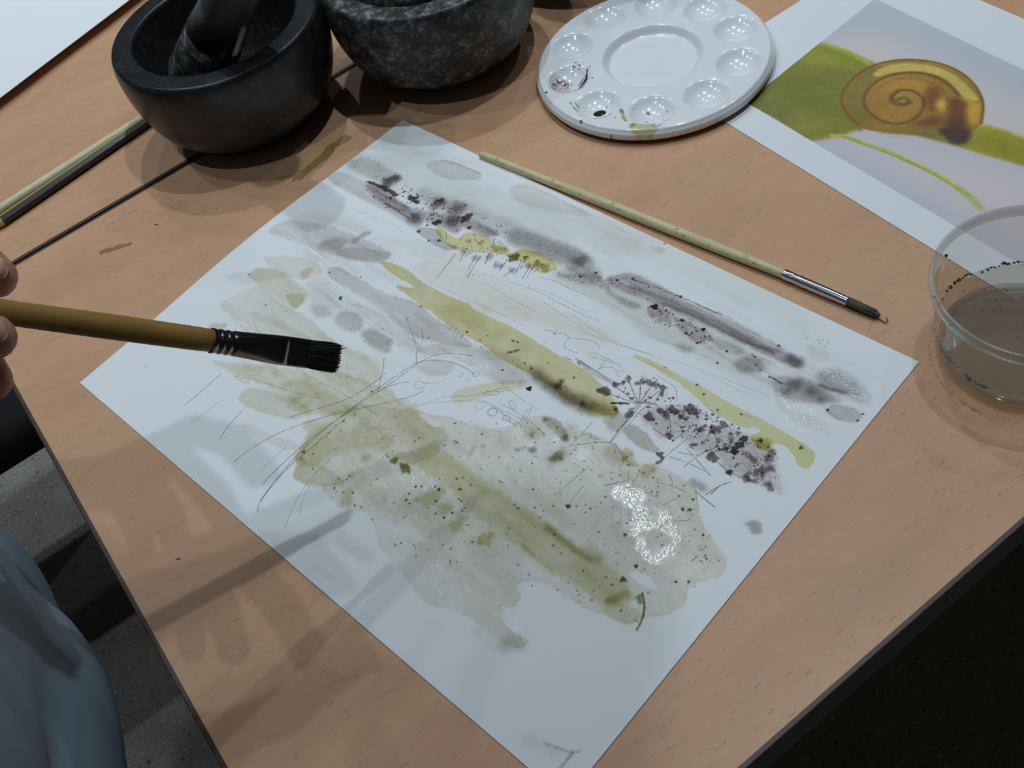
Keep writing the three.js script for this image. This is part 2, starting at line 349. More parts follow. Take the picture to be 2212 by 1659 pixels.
  // separate strokes of a broad brush over the polygon p: n of them, about len long and wd wide, drawn in a few layers so that they overlap
  strokes(p, n, len, wd, angle, o) {
    const b = this.bounds(p); reseed((this.seed += 7) * 131);
    const all = [];
    for (let t = 0; all.length < n && t < n * 30; t++) { const x = mix(b[0], b[2], rnd()), y = mix(b[1], b[3], rnd()); if (!this.inside(p, x, y)) continue; const a = angle + between(-0.12, 0.12), l = len * between(0.4, 1.2) / 2; all.push([x - Math.cos(a) * l, y - Math.sin(a) * l, x + between(-1, 1), y + between(-1.5, 1.5), x + Math.cos(a) * l, y + Math.sin(a) * l, wd * between(0.35, 1.2), 0.35 + 0.65 * rnd()]); }
    for (let layer = 0; layer < 3; layer++) this.lay(b, (x, k) => { all.forEach((s, i) => { if (i % 3 !== layer) return; x.globalAlpha = s[7] * 0.55; x.lineCap = 'butt'; x.lineWidth = s[6] * k; x.beginPath(); x.moveTo(s[0] * k, s[1] * k); x.quadraticCurveTo(s[2] * k, s[3] * k, s[4] * k, s[5] * k); x.stroke(); }); }, { soft: 0.25, rough: 0.9, edge: 0.35, streak: [angle, 0.7], ...o });
  }
  pencil(lines, o = {}) {
    const all = [].concat(...lines), w = o.w ?? 0.32;
    this.lay(this.bounds(all, 2), (x, k) => { for (const p of lines) { this.trace(x, p, false); x.lineWidth = w * k; x.stroke(); } }, { c: [92, 96, 106], k: 0.75, soft: 0, rough: 0.16, grain: 0.9, patch: 0.5, ...o });
  }
  rings(p, rx, ry, o = {}) {
    this.lay(this.bounds(p, 6), (x, k) => { for (let i = 0; i < p.length / 2; i++) { x.beginPath(); x.ellipse(p[2 * i] * k, p[2 * i + 1] * k, rx[i % rx.length] * k, ry[i % ry.length] * k, 0.5 + i, 0, 5.9); x.lineWidth = 0.32 * k; x.stroke(); } }, { c: [92, 96, 106], k: 0.8, soft: 0, rough: 0.16, grain: 0.8, ...o });
  }
  colors(white) {
    const b = new Uint8Array(this.w * this.h * 4);
    for (let i = 0, n = this.w * this.h; i < n; i++) { for (let c = 0; c < 3; c++) b[4 * i + c] = toByte(white[c] * Math.exp(-this.d[c][i])); b[4 * i + 3] = 255; }
    return dataTexture(b, this.w, this.h, true);
  }
}

const art = new Sheet(420, 301.4, 4.87);
{
  const A = art, dir = 0.02;
  const sky = [150, 163, 176], grey = [138, 147, 160], purple = [118, 114, 128], ink = [44, 39, 47], olive = [150, 152, 86], dark = [96, 96, 40], pale = [152, 161, 160], green = [146, 153, 122];
  // sky and the grey-blue distance
  A.wash([-5.3,55.2,2.9,43.1,19.9,31.5,51.7,24.2,91,26.1,131.1,16.1,177.4,8.3,230,4.7,235.7,18,210.8,25.8,172.5,40.1,124.7,46.6,75.9,55.8,38.5,64.1,12.1,63.5], { c: sky, k: 0.6, soft: 4, rough: 1.5, patch: 0.5 });
  A.wash([54,26.5,59.2,18,68.1,14.7,95,13.6,97.2,19,80,29.9,60.4,29.9], { c: [140, 151, 161], k: 0.75, soft: 0.5, edge: 0.7, rough: 0.5 });
  A.stroke([60.4,17.7,76.3,13.9,94.5,13.9], 1.6, { c: [138, 144, 150], k: 0.6, soft: 0.5 });
  A.stroke([7,25.4,16.8,19.3,34.2,17.7], 5, { c: [156, 167, 176], k: 0.7, soft: 1.4 });
  A.wash([.3,55.7,4.9,47.9,16.1,44.7,34.2,45.1,47.8,46.2,48.1,58.4,27.5,59.8,8.4,60.2], { c: [136, 148, 158], k: 0.9, soft: 1.6, rough: 1, grain: 0.6 });
  A.wash([-2.5,75.6,-.5,70,14.5,65.7,36.5,65.2,72,66.7,91.7,69.9,97.2,78.2,76,77.8,38,78.4,13,79.1], { c: [132, 142, 154], k: 0.95, soft: 0.8, rough: 0.8, edge: 0.3, streak: [dir, 0.6] });
  A.wash([65.3,48.2,85.6,43.1,113.1,40.3,147,38.1,176.7,37.5,207,34.3,216.8,40.4,187.3,48.1,164.4,51.4,138.8,52.8,106.9,57.4,77,56.8], { c: [130, 139, 150], k: 0.85, soft: 2.4, rough: 1.4, grain: 0.6 });
  A.wash([151.6,45.1,165.9,38.4,184.6,35.1,208.2,34.4,225.9,40.8,231.1,48.9,210.6,50.4,190.5,51.3,174.3,53.5,159.9,54.3], { c: [122, 130, 145], k: 0.85, soft: 1.8, rough: 1.2, grain: 0.7 });
  A.wash([124,14.9,127.9,7.4,135.6,4.2,163.4,4.5,186.4,4.3,188.2,8.4,179.3,9.6,160.5,16.8,139.8,20.7], { c: [146, 158, 167], k: 0.75, soft: 1.2, edge: 0.5, rough: 0.8 });
  A.stroke([127.1,10.5,136.1,4.7,158.8,5.1,185.4,5.1], 1.4, { c: [142, 149, 155], k: 0.5, soft: 0.5 });
  A.wash([239.5,8.1,250.1,4.5,249.3,9.2], { c: [146, 155, 163], k: 0.7, soft: 0.8 });
  A.wash([174.7,4.1,224.4,-3.4,281.7,-5.6,324.3,-3,356.8,7.6,359.4,19.4,323.5,15.3,269.7,17,213.2,21.4], { c: [158, 171, 183], k: 0.6, soft: 4, rough: 1 });
  // the long purple stroke on the right
  A.wash([201.3,56.3,219.8,44.6,241.1,44.5,264.6,44.3,286.3,42.9,311.8,40.4,335.4,40.3,355.4,43.6,354.7,55.5,341,63,318,63.6,288.5,67.8,265.3,63.7,250,62.8,228.2,62,207.7,61.9], { c: [146, 159, 166], k: 0.9, soft: 1.8, rough: 1.2 });
  A.wash([234.1,43.3,243.6,32.5,264.2,30.7,288.4,32.6,314,30.3,347.4,31.5,368.4,33.3,370.1,38.7,360.1,41.3,334.9,41.4,309.1,42.2,282.6,43.5,262.6,45.5,243.1,46.9], { c: [112, 110, 124], k: 0.95, soft: 1.1, rough: 0.9, streak: [0.03, 1.1], patch: 0.4 });
  A.stroke([251,41.9,274.2,38.1,298.4,36.8,322.6,36.8,352.6,35.6], 3, { c: [98, 92, 106], k: 0.55, soft: 0.6, streak: [0.03, 1.2] });
  A.stroke([276.5,41.1,303.3,39.8,334.6,39.1,351.6,37.9], 2.2, { c: [90, 84, 98], k: 0.6, soft: 0.5, streak: [0.03, 1.2] });
  A.wash([204.5,58.1,221.9,47.1,237.1,47,247,51.8,266.4,50.4,262.1,55.9,238.1,52,223,55.9], { c: [118, 117, 132], k: 0.8, soft: 1, rough: 1, grain: 0.7 });
  A.dabs([365.7,36.7,361.7,36.1,367.1,34.2], [3.2, 3, 2.2], { c: [78, 76, 88], k: 0.7, soft: 1.2, rough: 1 });
  A.wash([269.8,48.2,276.5,44.8,290.9,45.3,310.8,44.5,318.6,48,312.2,55.6,293.4,52.4,280,56.8], { c: [122, 114, 128], k: 0.8, soft: 0.6, rough: 0.9, speck: 0.1 });
  A.dabs([273.6,46.6,281.6,45.1,294.3,46.2,308.7,45,278.7,47.8,312.4,48.6,311.7,55.1,302,52.9], [2.2, 0.9, 1.1, 1.3, 0.8, 0.7, 0.9, 0.8], { c: ink, k: 1.1, soft: 0.2, rough: 0.5 });
  A.spray([269.8,48.2,275.1,43,290,44.1,310,43.3,319.5,47.4,312.6,56.2,294.3,53.6,279,57.4], 90, 0.15, 0.8, { c: [60, 52, 62], k: 0.9 });
  A.wash([301.3,62.8,307.6,60.4,312.9,60.3,309.6,64.9], { c: [106, 114, 124], k: 0.8, soft: 1.4, rough: 1 });
  A.wash([316,48,328.3,45,337.7,45.4,334.9,50.7,322.8,52], { c: [134, 138, 152], k: 0.7, soft: 0.8 });
  A.wash([338.9,56.3,341,48.3,348.6,46.5,353.4,50.7,346.7,58.4], { c: [122, 127, 140], k: 0.95, soft: 1, rough: 0.9, patch: 0.6 });
  A.dabs([345,45.6,348.1,49.8,352.6,52,343.1,45.5,346.1,56.1], [0.6, 0.7, 0.7, 0.5, 0.4], { c: ink, k: 1, soft: 0.1 });
  A.wash([364,57.2,366.5,49.1,375.3,44,390.7,43.9,398.6,46.3,391.9,53.2,378.1,59.4,370.5,60.7], { c: [98, 100, 111], k: 0.9, soft: 2, rough: 1.4, patch: 0.6, wet: 0.55 });
  A.dabs([374.5,50.1,390.5,51,383.6,49.4,372.8,56.8], [3.6, 2, 2.4, 2], { c: [66, 62, 72], k: 0.7, soft: 1.6, rough: 1.2 });
  A.wash([380.2,36.7,386.8,28.3,400.4,29.5,410.8,36.4,410.4,40.4,397.1,41.1,386.1,42.2], { c: [104, 111, 122], k: 0.9, soft: 2, rough: 1, patch: 0.6, wet: 0.8 });
  A.stroke([385.3,42.8,393.5,42.7,399.5,39.4], 2, { c: [66, 68, 78], k: 0.8, soft: 0.7, rough: 0.8 });
  A.stroke([359.6,53.5,363,53.1,367.6,53.5], 1, { c: ink, k: 0.9, soft: 0.2, rough: 0.8 });
  A.wash([397.1,55,399.8,49.2,408.4,46.4,414.2,47.7,414.2,54.1,405.1,57.8], { c: [128, 138, 148], k: 0.95, soft: 0.5, edge: 0.4, rough: 0.7, streak: [0.1, 0.9] });
  A.dabs([398,55.1,413.7,47.3,413.8,52.5], [0.9, 0.7, 0.7], { c: ink, k: 0.9, soft: 0.2, rough: 0.4 });
  A.wash([368,62.4,382,65.3,399.1,62.7,407.6,67.3,392.4,70.4,378.6,69.2], { c: [156, 166, 174], k: 0.9, soft: 1, edge: 0.3, wet: 0.9 });
  A.wash([364.5,55.3,372.6,54.6,389.5,58.6,400.1,68,392,75.2,379.3,70.2,369.5,64.6], { wet: 0.95, soft: 1.2, rough: 1.6 });
  A.wash([364.2,22.9,375.8,20.2,380.1,27.1,372.2,31.6], { c: [155, 165, 172], k: 0.8, soft: 1 });
  A.spray([356.3,14.7,371.5,11.4,375.1,19,365.9,21.8], 26, 0.2, 0.9, { c: [104, 112, 120], k: 0.7 });
  // beech-dark flowers along the far band
  A.wash([31,66.7,36.7,62.5,49.6,62.8,71.5,66.1,87.3,62.6,105.3,55.9,125.9,50.8,148.6,51.6,142.6,56.9,122.8,59.3,121.5,66.6,109.5,67.4,86.9,69.5,71.7,73.6,47.6,72.7], { c: [114, 108, 122], k: 0.9, soft: 1.3, rough: 1.2, patch: 0.6, streak: [0.02, 0.6] });
  A.stroke([41,67.9,57.1,67,75,66.6], 3, { c: [98, 86, 102], k: 0.5, soft: 0.8, streak: [0.02, 1] });
  A.stroke([56.7,72.4,71.5,72,82.5,73.9], 1.4, { c: [86, 82, 92], k: 0.7, soft: 0.3, streak: [0.02, 1.4] });
  A.stroke([30.5,63.1,36.7,62.5,47.5,62.3,58.7,62.6], 3.6, { c: ink, k: 1, soft: 0.5, rough: 1.2, speck: 0.05 });
  A.dabs([42.6,54.6,44.2,50.9,45.2,60.1], [4.2, 4, 3.6], { c: [66, 58, 68], k: 0.9, soft: 1.6, rough: 1.8, speck: 0.0 });
  A.dabs([72.2,58,68.6,56.7,75.7,58.5], [3, 2, 2], { c: ink, k: 1.1, soft: 0.5, rough: 1.4, speck: 0 });
  A.dabs([87.1,71.4,90.9,52.3,104.8,48.7,111.7,59.5], [5, 5, 5, 5], { c: [70, 62, 72], k: 0.85, soft: 2, rough: 1.6 });
  A.dabs([89.4,48.6,117.2,51.2,117.8,54.1,118.4,48.8], [2.6, 3.2, 2.8, 2.4], { c: [40, 34, 42], k: 1, soft: 0.8, rough: 1.6, speck: -0.1 });
  A.dabs([102.9,66.8,104.3,65.3], [2.5, 2.2], { c: [34, 30, 36], k: 1.2, soft: 0.15, rough: 0.6, wet: 0.7 });
  A.dabs([98.2,79.2,116.9,77.8,110.6,81.7,126.6,58,99.1,72.1,108.6,43,56.6,66.5,44.7,72.3,98.1,65.8,52.8,71.3,60.1,56.5,95.6,67.9], [1.3, 1.5, 1, 1.6, 0.9, 0.9, 1, 0.9, 0.7, 0.6, 0.9, 0.5], { c: [42, 36, 44], k: 1.1, soft: 0.15, rough: 0.5, wet: 0.5 });
  A.spray([21.6,45.2,43.6,45.1,71.6,51.5,108.7,44.6,146.2,40.2,158.8,45.3,135.5,58,107,72.2,66,75.4,33.4,74.1], 320, 0.12, 0.75, { c: [56, 49, 58], k: 0.95 });
  A.spray([48.1,58.4,72.7,52.5,98.6,49,120.3,49.3,118.4,62,84.5,64.2], 170, 0.15, 0.9, { c: [52, 44, 54], k: 1 });
  A.wash([117.6,50.9,131,44.5,150.9,45.4,157.5,54.1,141.7,55.8,125.4,56.1], { wet: 0.85, soft: 1, rough: 1.5 });
  A.dabs([207.1,43.4,212.8,44.4,209.6,49.4], [3, 3.4, 2], { c: [98, 94, 106], k: 0.6, soft: 1.4, rough: 1 });
  A.dabs([211.5,41.2,211.4,38.3], [4, 3], { c: [94, 92, 104], k: 0.7, soft: 1.2, rough: 1 });
  A.spray([200.2,55,232,40.7,255.9,36.9,282.8,34.4,269.4,43,238.1,52,210.8,59.9], 130, 0.15, 0.7, { c: [56, 50, 60], k: 0.85 });
  A.stroke([247.6,35.7,261.8,33.2,278.1,32,294.5,31.4,311.3,30.2], 0.7, { c: [58, 52, 62], k: 0.8, soft: 0.1, rough: 0.7, speck: 0.1 });
  A.dabs([240.5,41.5,248.3,35.4,260.6,35.4,281.9,31.4,351.2,31.5,329.1,51.2,329.8,60.7,318.9,40.9,219.7,52,225.6,44.1], [0.9, 1, 0.6, 1, 0.8, 0.8, 0.6, 0.5, 0.9, 1], { c: ink, k: 1, soft: 0.1, rough: 0.4 });
  // the grey left field
  A.wash([8.6,125.5,29.4,113.7,57.4,107.5,95.1,104.6,95.9,113.7,74.3,125.6,50.1,131.8,23.5,136.7,7.4,139.9], { c: [142, 151, 162], k: 0.9, soft: 0.9, rough: 0.9, edge: 0.25, streak: [0.02, 0.7], grain: 0.5 });
  A.wash([46.7,127.4,51.4,116.2,61.9,113,63,123.8,51.8,129.1], { c: [122, 122, 136], k: 0.7, soft: 1.6, rough: 1 });
  A.wash([63.2,125.3,69.5,115.7,95.6,105.1,97.4,115.2,77.9,123.4], { c: [138, 144, 156], k: 0.7, soft: 0.5, edge: 0.5, rough: 0.6 });
  A.stroke([66.1,111.2,65.5,105,68.9,100.4], 4, { c: [106, 110, 120], k: 0.7, soft: 0.9, rough: 1.2, speck: 0 });
  A.wash([13.8,117.2,23.2,105.5,47.4,98.5,67.1,96.6,63.7,102,38.7,110.6], { c: [156, 167, 177], k: 0.8, soft: 2 });
  A.wash([83.4,94.9,106.2,85.7,133.2,80.2,144.9,82.3,126.8,92,95.9,96.9], { c: [157, 168, 176], k: 0.7, soft: 1.5, streak: [0.02, 0.5] });
  A.wash([117.7,104,131.1,89.3,159.8,83.8,197.4,82.4,233,81.1,266.7,79.9,262.2,88.3,230.7,92.4,198.8,104.7,156.7,108.4,133.2,108.2], { c: [164, 171, 172], k: 0.9, soft: 2, rough: 1 });
  A.wash([23,159,35.8,147.7,55.7,140.1,69.6,144.2,61.2,155.8,40.7,160], { c: [160, 167, 166], k: 0.9, soft: 0.7, edge: 0.3 });
  A.wash([56.1,152.7,57.3,145.6,62,144.2,64,154.1], { c: [138, 138, 128], k: 0.7, soft: 0.9, rough: 0.8 });
  A.wash([14.3,185.5,22,174.2,35.9,161.4,51.9,158.6,41,171,29.6,183], { c: [152, 166, 182], k: 0.8, soft: 1.6, rough: 1 });
  A.wash([26.6,175.3,27.9,165.6,49,158.8,75.3,162.5,78.8,169.4,77.6,176.3,60.6,176.5,41.2,176.4,33.7,175.6], { c: [154, 160, 146], k: 1, soft: 0.4, edge: 0.4, rough: 0.9, speck: -0.35 });
  A.wash([63.9,171.3,72.6,164.2,78.8,169.4,77.1,175.9], { c: [138, 138, 108], k: 0.7, soft: 0.7, rough: 0.8 });
  A.wash([31,205.6,33.3,192.5,39.9,178,63.6,177.7,94.1,176.1,119.4,180.1,140.6,176.1,162.3,177,169.4,188.7,151,195.7,124.5,202.4,89.3,202.9,73.9,204.2,44.1,204.8], { c: [155, 164, 162], k: 0.95, soft: 0.6, edge: 0.35, rough: 1, streak: [0.03, 0.35] });
  A.stroke([57.9,195.2,75.3,191.3,95.4,190.1,108.6,188.7], 5, { c: [148, 156, 150], k: 0.5, soft: 0.8 });
  A.wash([38.1,219.4,42.3,213.7,49.6,210.4,49,217.6,43.7,221.1], { c: [142, 147, 122], k: 0.9, soft: 0.4, rough: 0.9, speck: -0.2 });
  A.wash([70.1,139.1,76.2,133.7,96.8,133.2,124.3,131.8,142,127.2,165.9,129.4,184,129.1,200.1,132.5,182.8,141.1,160.1,147.6,127.4,144.1,96.8,144.1,78.1,143.5], { c: [142, 150, 162], k: 0.95, soft: 0.5, edge: 0.35, rough: 0.7, streak: [0.03, 0.45] });
  A.wash([65.9,154.4,77.4,145.6,91.8,150.3,123,144,137.9,144.7,123,157.3,98.3,161.4,83.9,164.6], { c: [150, 161, 174], k: 0.8, soft: 2, rough: 1 });
  A.wash([106.7,164.9,109.3,158,123.9,156.8,129.1,162.9,123.3,168.1,112.9,169.1], { c: [132, 141, 154], k: 0.9, soft: 1.2, edge: 0.3, rough: 0.9 });
  A.wash([132.6,164.2,136.1,157.6,153.1,157.9,158.5,165.7,147.8,168.5,139.3,168.4], { c: [124, 133, 144], k: 0.95, soft: 1.3, rough: 1.2 });
  A.wash([84.7,167.9,93.4,162.3,103.1,164.3,96.1,172.6], { c: [134, 142, 154], k: 0.7, soft: 1.4 });
  A.wash([131.6,154.7,141.3,145.4,161.7,146.5,176.7,150.8,172,156.7,150.5,156.8], { c: [150, 160, 172], k: 0.8, soft: 1.4, streak: [0.03, 0.4] });
  A.wash([181.2,164.4,183.4,157.4,193.4,149.3,202,149,203,156.5,194.6,163.5], { c: [146, 153, 163], k: 0.9, soft: 0.9, rough: 0.8, streak: [-0.3, 0.5] });
  A.wash([172.7,154.7,179.1,142.8,192.6,135.3,205.9,130.7,223.6,131.2,241.6,132.5,246,136.1,232.7,143.7,216.9,143.7,200.7,143.7,185.9,150.8], { c: [146, 153, 164], k: 0.9, soft: 1, rough: 0.8, edge: 0.2 });
  A.wash([180.4,154.5,192.8,142.1,208.3,135.9,226.7,137.2,237.2,140.7,216.2,144.2,197.6,145.8], { wet: 0.75, soft: 0.8, rough: 1.2 });
  // small trees
  A.wash([96.9,80,99.7,75,108.8,71.1,121.2,76.4,133,77.1,126.6,81.9,111,81.9], { c: [120, 126, 134], k: 0.85, soft: 0.4, edge: 0.5, rough: 0.7 });
  A.wash([106.5,70.9,111.9,68.4,119.4,70.3,128.5,69.5,127.2,63.9,132.7,59.4,140,57.7,151.2,60.3,159,58.6,166.9,60,171,54.4,183.2,50.7,195.7,50.5,201.6,55.2,196,62.4,176.8,62.3,160.6,64.7,147.8,71.1,133.5,77.6,121.2,76.4,111.8,74.1], { c: [156, 156, 84], k: 1, soft: 0.25, edge: 0.6, rough: 0.7, patch: 0.5 });
  A.wash([167.3,59,170.9,52.9,183.6,49.7,200.2,48.5,201.5,52.9,191.6,53.1,176.6,56.3], { c: [166, 166, 134], k: 0.7, soft: 0.5, edge: 0.4 });
  A.dabs([135.6,66.8,143.4,62.8,156.1,62,160.4,60.9,134.3,61.1,128.4,68,179.2,57.8,188,57.6,193.8,57,196.8,59,152.6,61.8], [1.8, 1.8, 3, 2.6, 1, 1, 2, 2.6, 3, 2.4, 1.6], { c: [116, 112, 40], k: 0.8, soft: 0.6, rough: 1 });
  A.dabs([172.1,61.4,172.6,63.4,177.9,57.8,169.2,62.5,186.7,56.2], [3, 2.4, 1.4, 1.6, 1.2], { c: [62, 60, 26], k: 1, soft: 0.5, rough: 1, speck: -0.1 });
  A.spray([130.3,75.7,142.2,65.1,164.8,60.6,198.3,55,194.5,64.9,159.1,68.8,135,79.1], 130, 0.15, 0.7, { c: [60, 58, 34], k: 0.9 });
  A.dabs([129.9,76.7,139.3,76.4,150.7,75.6,158.3,70.8,167.9,72.6,177.5,70.3,184,61.7,189.3,58.4], [1.8, 2.2, 2.6, 2.4, 2.6, 2.2, 2.4, 2], { c: [92, 92, 98], k: 0.75, soft: 1, rough: 1.6, speck: 0.0 });
  A.pencil([[135.5,80.3,137.4,90.1,139.7,102.9], [148,74.1,151,81.6,152.6,86.8], [151.5,73.5,154.7,85.4,157.6,92.7], [163.5,70.7,166.3,76.6], [168.6,70.5,171.4,76.4], [177.9,69.3,177.3,75.8,177,79], [177.6,61.8,182.2,72.6], [185.2,61.7,188,70.5,188.5,73.2], [186.8,59.1,190.5,70.5], [191.8,59.1,191.2,65.5], [140.1,75.9,142.4,83.9], [141.8,73.3,143.4,78.6], [116.2,69.9,120,74], [148.4,57.3,151.7,60], [136.7,63.7,145.8,66], [154.7,68.4,159,76.6], [168.4,66,170.9,73.7], [178.4,58.3,182.1,68.2]], { k: 0.9, w: 0.5, c: [70, 70, 76] });
  // the broad olive leaf
  A.wash([96.9,114.6,103.4,110.5,118.3,109.1,135.1,111.2,152.1,110.9,169.7,109.4,173.3,107.6,178.4,109.8,191.8,109,204.4,107.5,216.3,106.8,227.3,107.1,232.4,107.3,246.9,108,260.3,107.5,269.2,107.8,278.3,109.1,290.3,112.4,299.7,116.4,305.7,120.9,303.5,124.4,297.7,127.2,289.1,128.4,277.3,130.1,265.3,129.4,253.7,128.6,242.4,128.3,230.4,129.6,217.7,130.4,208.6,127.8,195.7,128,182.5,129,169.2,128.2,156.4,125.9,150.8,127.2,139.8,125.4,123.3,124.4,122.9,122.3,130.9,119.6,131.2,117,120.6,117.5,110,117.3], { c: [151, 151, 84], k: 1, soft: 0.15, edge: 0.18, rough: 0.35, patch: 0.35, grain: 0.15 });
  A.dabs([178.1,116.3,188.7,115.2,207.9,116.8,168.2,116.9,225.7,117.5,186.8,104.9], [7, 6, 5, 6, 5, 4], { c: [140, 138, 72], k: 0.4, soft: 3, rough: 2 });
  A.wash([203.5,130.8,216.3,125.8,233,125.6,243.8,124.4,256.2,125.2,266.3,123.6,277.2,123.3,291.4,120.6,301.6,120.5,305.5,122.1,297.8,128.4,286.5,131.7,273.9,132.6,261.9,131.8,248.9,130.2,232.3,131.4,214.8,132.3], { c: [118, 120, 112], k: 0.85, soft: 2.2, rough: 1.2, patch: 0.5, grain: 0.5, wet: 0.35 });
  A.stroke([247.5,125.9,264.8,128.5,278.8,127.9,289.2,127.1], 6, { c: [86, 84, 80], k: 0.75, soft: 2.4, rough: 1.4 });
  A.dabs([264.1,126.4,284.7,128.3,263.8,122.7], [2, 2, 1.5], { c: [52, 46, 34], k: 0.9, soft: 0.8, rough: 1.2 });
  A.wash([288.6,123.8,301.3,120.1,305.9,121.9,297.8,128.4,289.1,131], { c: [126, 124, 62], k: 0.6, soft: 1.5, rough: 1 });
  A.dabs([218.8,115.2,221.5,114.1,236,124.2,299,116.7,302.4,114.9,223.1,122.6,226.1,119.3,248.2,116.1,242.3,125.3,189.5,126.1,202.1,120.6,268.1,115.9,302.6,119.8], [1, 0.8, 0.8, 0.7, 0.7, 0.7, 0.7, 0.6, 0.9, 0.7, 0.6, 0.9, 1.2], { c: [70, 66, 24], k: 0.9, soft: 0.2, rough: 0.6 });
  A.stroke([297.8,117.8,301.5,114.4,305.9,112.6], 1.3, { c: [50, 46, 30], k: 1, soft: 0.2, rough: 0.4 });
  A.stroke([299.6,118.7,303.3,119.3,304.2,121.8], 1.6, { c: [110, 104, 30], k: 0.8, soft: 0.4 });
  A.spray([151,128,196.3,125.8,231.1,123.4,276.2,122.1,302.9,121.5,281.6,128.6,236.4,129.3,189.3,131.9], 90, 0.12, 0.6, { c: [70, 66, 40], k: 0.8 });
  // narrow olive leaf on the right
  A.wash([285.8,84.1,290.1,81.5,299.8,80.2,313.1,79.6,325.1,80.5,333.7,79.7,349.1,80.4,363.5,80.3,377.5,80.2,388.9,80.5,400.4,81,407.2,82.5,410.1,89.5,408.9,93.1,404.7,93.7,399.5,90.2,391.7,87.7,385.6,90.8,387.4,94.5,382.5,96.4,375.2,93.4,373.8,91.7,375.4,90.1,376.5,86.3,371.6,86.5,370.9,89,362.4,91.1,356.2,90.6,348.7,90.9,338.7,88.7,331.3,86.9,321.2,84.9,307.1,84.2,295.3,84], { c: [155, 159, 92], k: 1, soft: 0.15, edge: 0.25, rough: 0.45, patch: 0.25, grain: 0.15 });
  A.wash([375.6,93.7,378.3,89.5,384.3,88.8,386.9,94.1,382.9,96.3], { c: [134, 132, 50], k: 0.75, soft: 1, rough: 1 });
  A.dabs([330.1,80.1,399.7,83.3,337.2,83.6,349.6,88.1,380.2,92.3,361.4,83.4,307.6,80.6], [0.9, 1.2, 0.9, 0.7, 1, 0.7, 0.6], { c: [66, 62, 34], k: 0.9, soft: 0.2, rough: 0.6 });
  A.pencil([[322.1,80.5,329,80.3,332,80.2], [360.1,83.7,367.3,81.7], [288.1,84.5,301.7,82.6,314,82.2]], { k: 0.5 });
  // small olive dash
  A.wash([216.6,167.2,216.8,160.4,225.7,150.4,235.1,141.1,243.2,136.9,247.1,139.2,238,149.4,229.9,161.3,221.5,170.3], { c: [158, 162, 122], k: 0.95, soft: 0.4, edge: 0.3, rough: 0.8 });
  A.spray([216.5,166.5,226.1,150.8,241.6,137.7,243.8,144.1,229.9,161.3], 40, 0.12, 0.5, { c: [86, 88, 50], k: 0.8 });
  A.wash([241.6,135.1,246,132.1,251.1,135.2,247.4,139], { c: [146, 150, 158], k: 0.7, soft: 1 });
  // big pale wet wash in front
  A.wash([169.4,252.8,163.6,239.3,154.5,234.9,160.2,222.7,174.5,204.5,201,190.5,220.4,182.1,237.7,176.1,252.4,171.9,259.6,163.7,265.9,150.7,272.6,146.1,283.5,147.2,290.7,148.4,297.2,141.5,314.4,137.9,325.7,139.8,334.5,142.8,341.7,137,355,135.2,369.6,136.2,377.1,144.8,390.3,154.5,406.4,160.8,408.7,169.9,401.5,184.2,404.7,194.3,401.1,202.6,393,210.6,390,217.8,378.7,220.5,367.5,224.3,353.7,226.5,341.3,226.7,332.8,231.1,331.4,236.1,337.1,238.9,336.5,246.5,333.6,250,338.6,255.4,346,255.1,354.4,255.4,355.9,259.2,349.3,263.6,338.3,263.4,323.5,264,312.2,265.2,301.5,271,291,271,280.3,269,265.8,265.5,253.3,263.6,246,258.9,236.9,254.7,227.2,255.9,218.4,260.1,210.2,259.3,200.5,258,193,258.8,183.7,263.1,177.9,262.6,174.8,257], { c: [152, 160, 157], k: 0.95, soft: 0.35, edge: 0.35, rough: 1.1, patch: 0.5, grain: 0.5, wet: 0.4 });
  A.wash([64.4,236.9,91.5,222.3,119.8,208.3,141.4,194.5,159.8,191.1,181.2,186,196.9,188.5,219.5,185.9,236.4,190.6,231.4,204,219.1,210.1,205,208.7,173.8,216.2,150.4,228.4,134.9,231,112.8,229.7,97.4,233.2,80.7,236], { c: [154, 160, 144], k: 0.9, soft: 0.8, rough: 1.4, patch: 0.6, grain: 0.6, wet: 0.3 });
  A.wash([105.1,246.6,103.4,236.8,119.3,230.2,136.2,224.8,153.5,226.2,144.8,236.9,129.1,243.1,115.4,246.4], { c: [152, 159, 148], k: 0.9, soft: 0.4, edge: 0.4, rough: 0.8 });
  A.wash([123.1,258.5,125.7,254.7,140.4,252.3,155.5,248.3,168,245.9,160.9,252.8,140.8,257.3], { c: [157, 164, 166], k: 0.9, soft: 0.4, edge: 0.3 });
  A.wash([121.5,219.7,132.6,209.4,159.8,208.6,177.3,207.2,172.9,215.5,152.6,224.2,134.6,225.9], { c: [140, 146, 112], k: 0.6, soft: 2, rough: 1.5, wet: 0.6 });
  A.dabs([96.6,223.9,108.5,218.8,121.7,222.3,136.2,224.8,98.7,218.2,89.6,225.7,145.3,225.2,102.8,214.1,149.1,177.5], [4, 3, 4, 3.6, 2.4, 2.2, 3, 2, 2], { c: [138, 142, 104], k: 0.5, soft: 1.6, rough: 1.6 });
  A.wash([162.7,240,163.3,229.2,175.3,215.7,194.5,208.9,209.6,209.9,212.7,217.7,197.9,224.3,189.2,234.2,185.7,244.1,183.7,251.7,172.4,254.8], { c: [146, 152, 112], k: 0.85, soft: 1.4, rough: 1.4, patch: 0.5, wet: 0.8 });
  A.wash([180,264.2,176.4,259.4,177.3,253.2,187.4,247.9,200.8,248.1,208.2,250.1,196.7,258.4,190.1,261.9], { c: [148, 152, 134], k: 0.85, soft: 0.5, edge: 0.4, rough: 1, patch: 0.5 });
  A.wash([167.6,253.1,169,249.6,177.6,251.1,176.2,255.8], { c: [146, 150, 124], k: 0.8, soft: 0.5, rough: 1 });
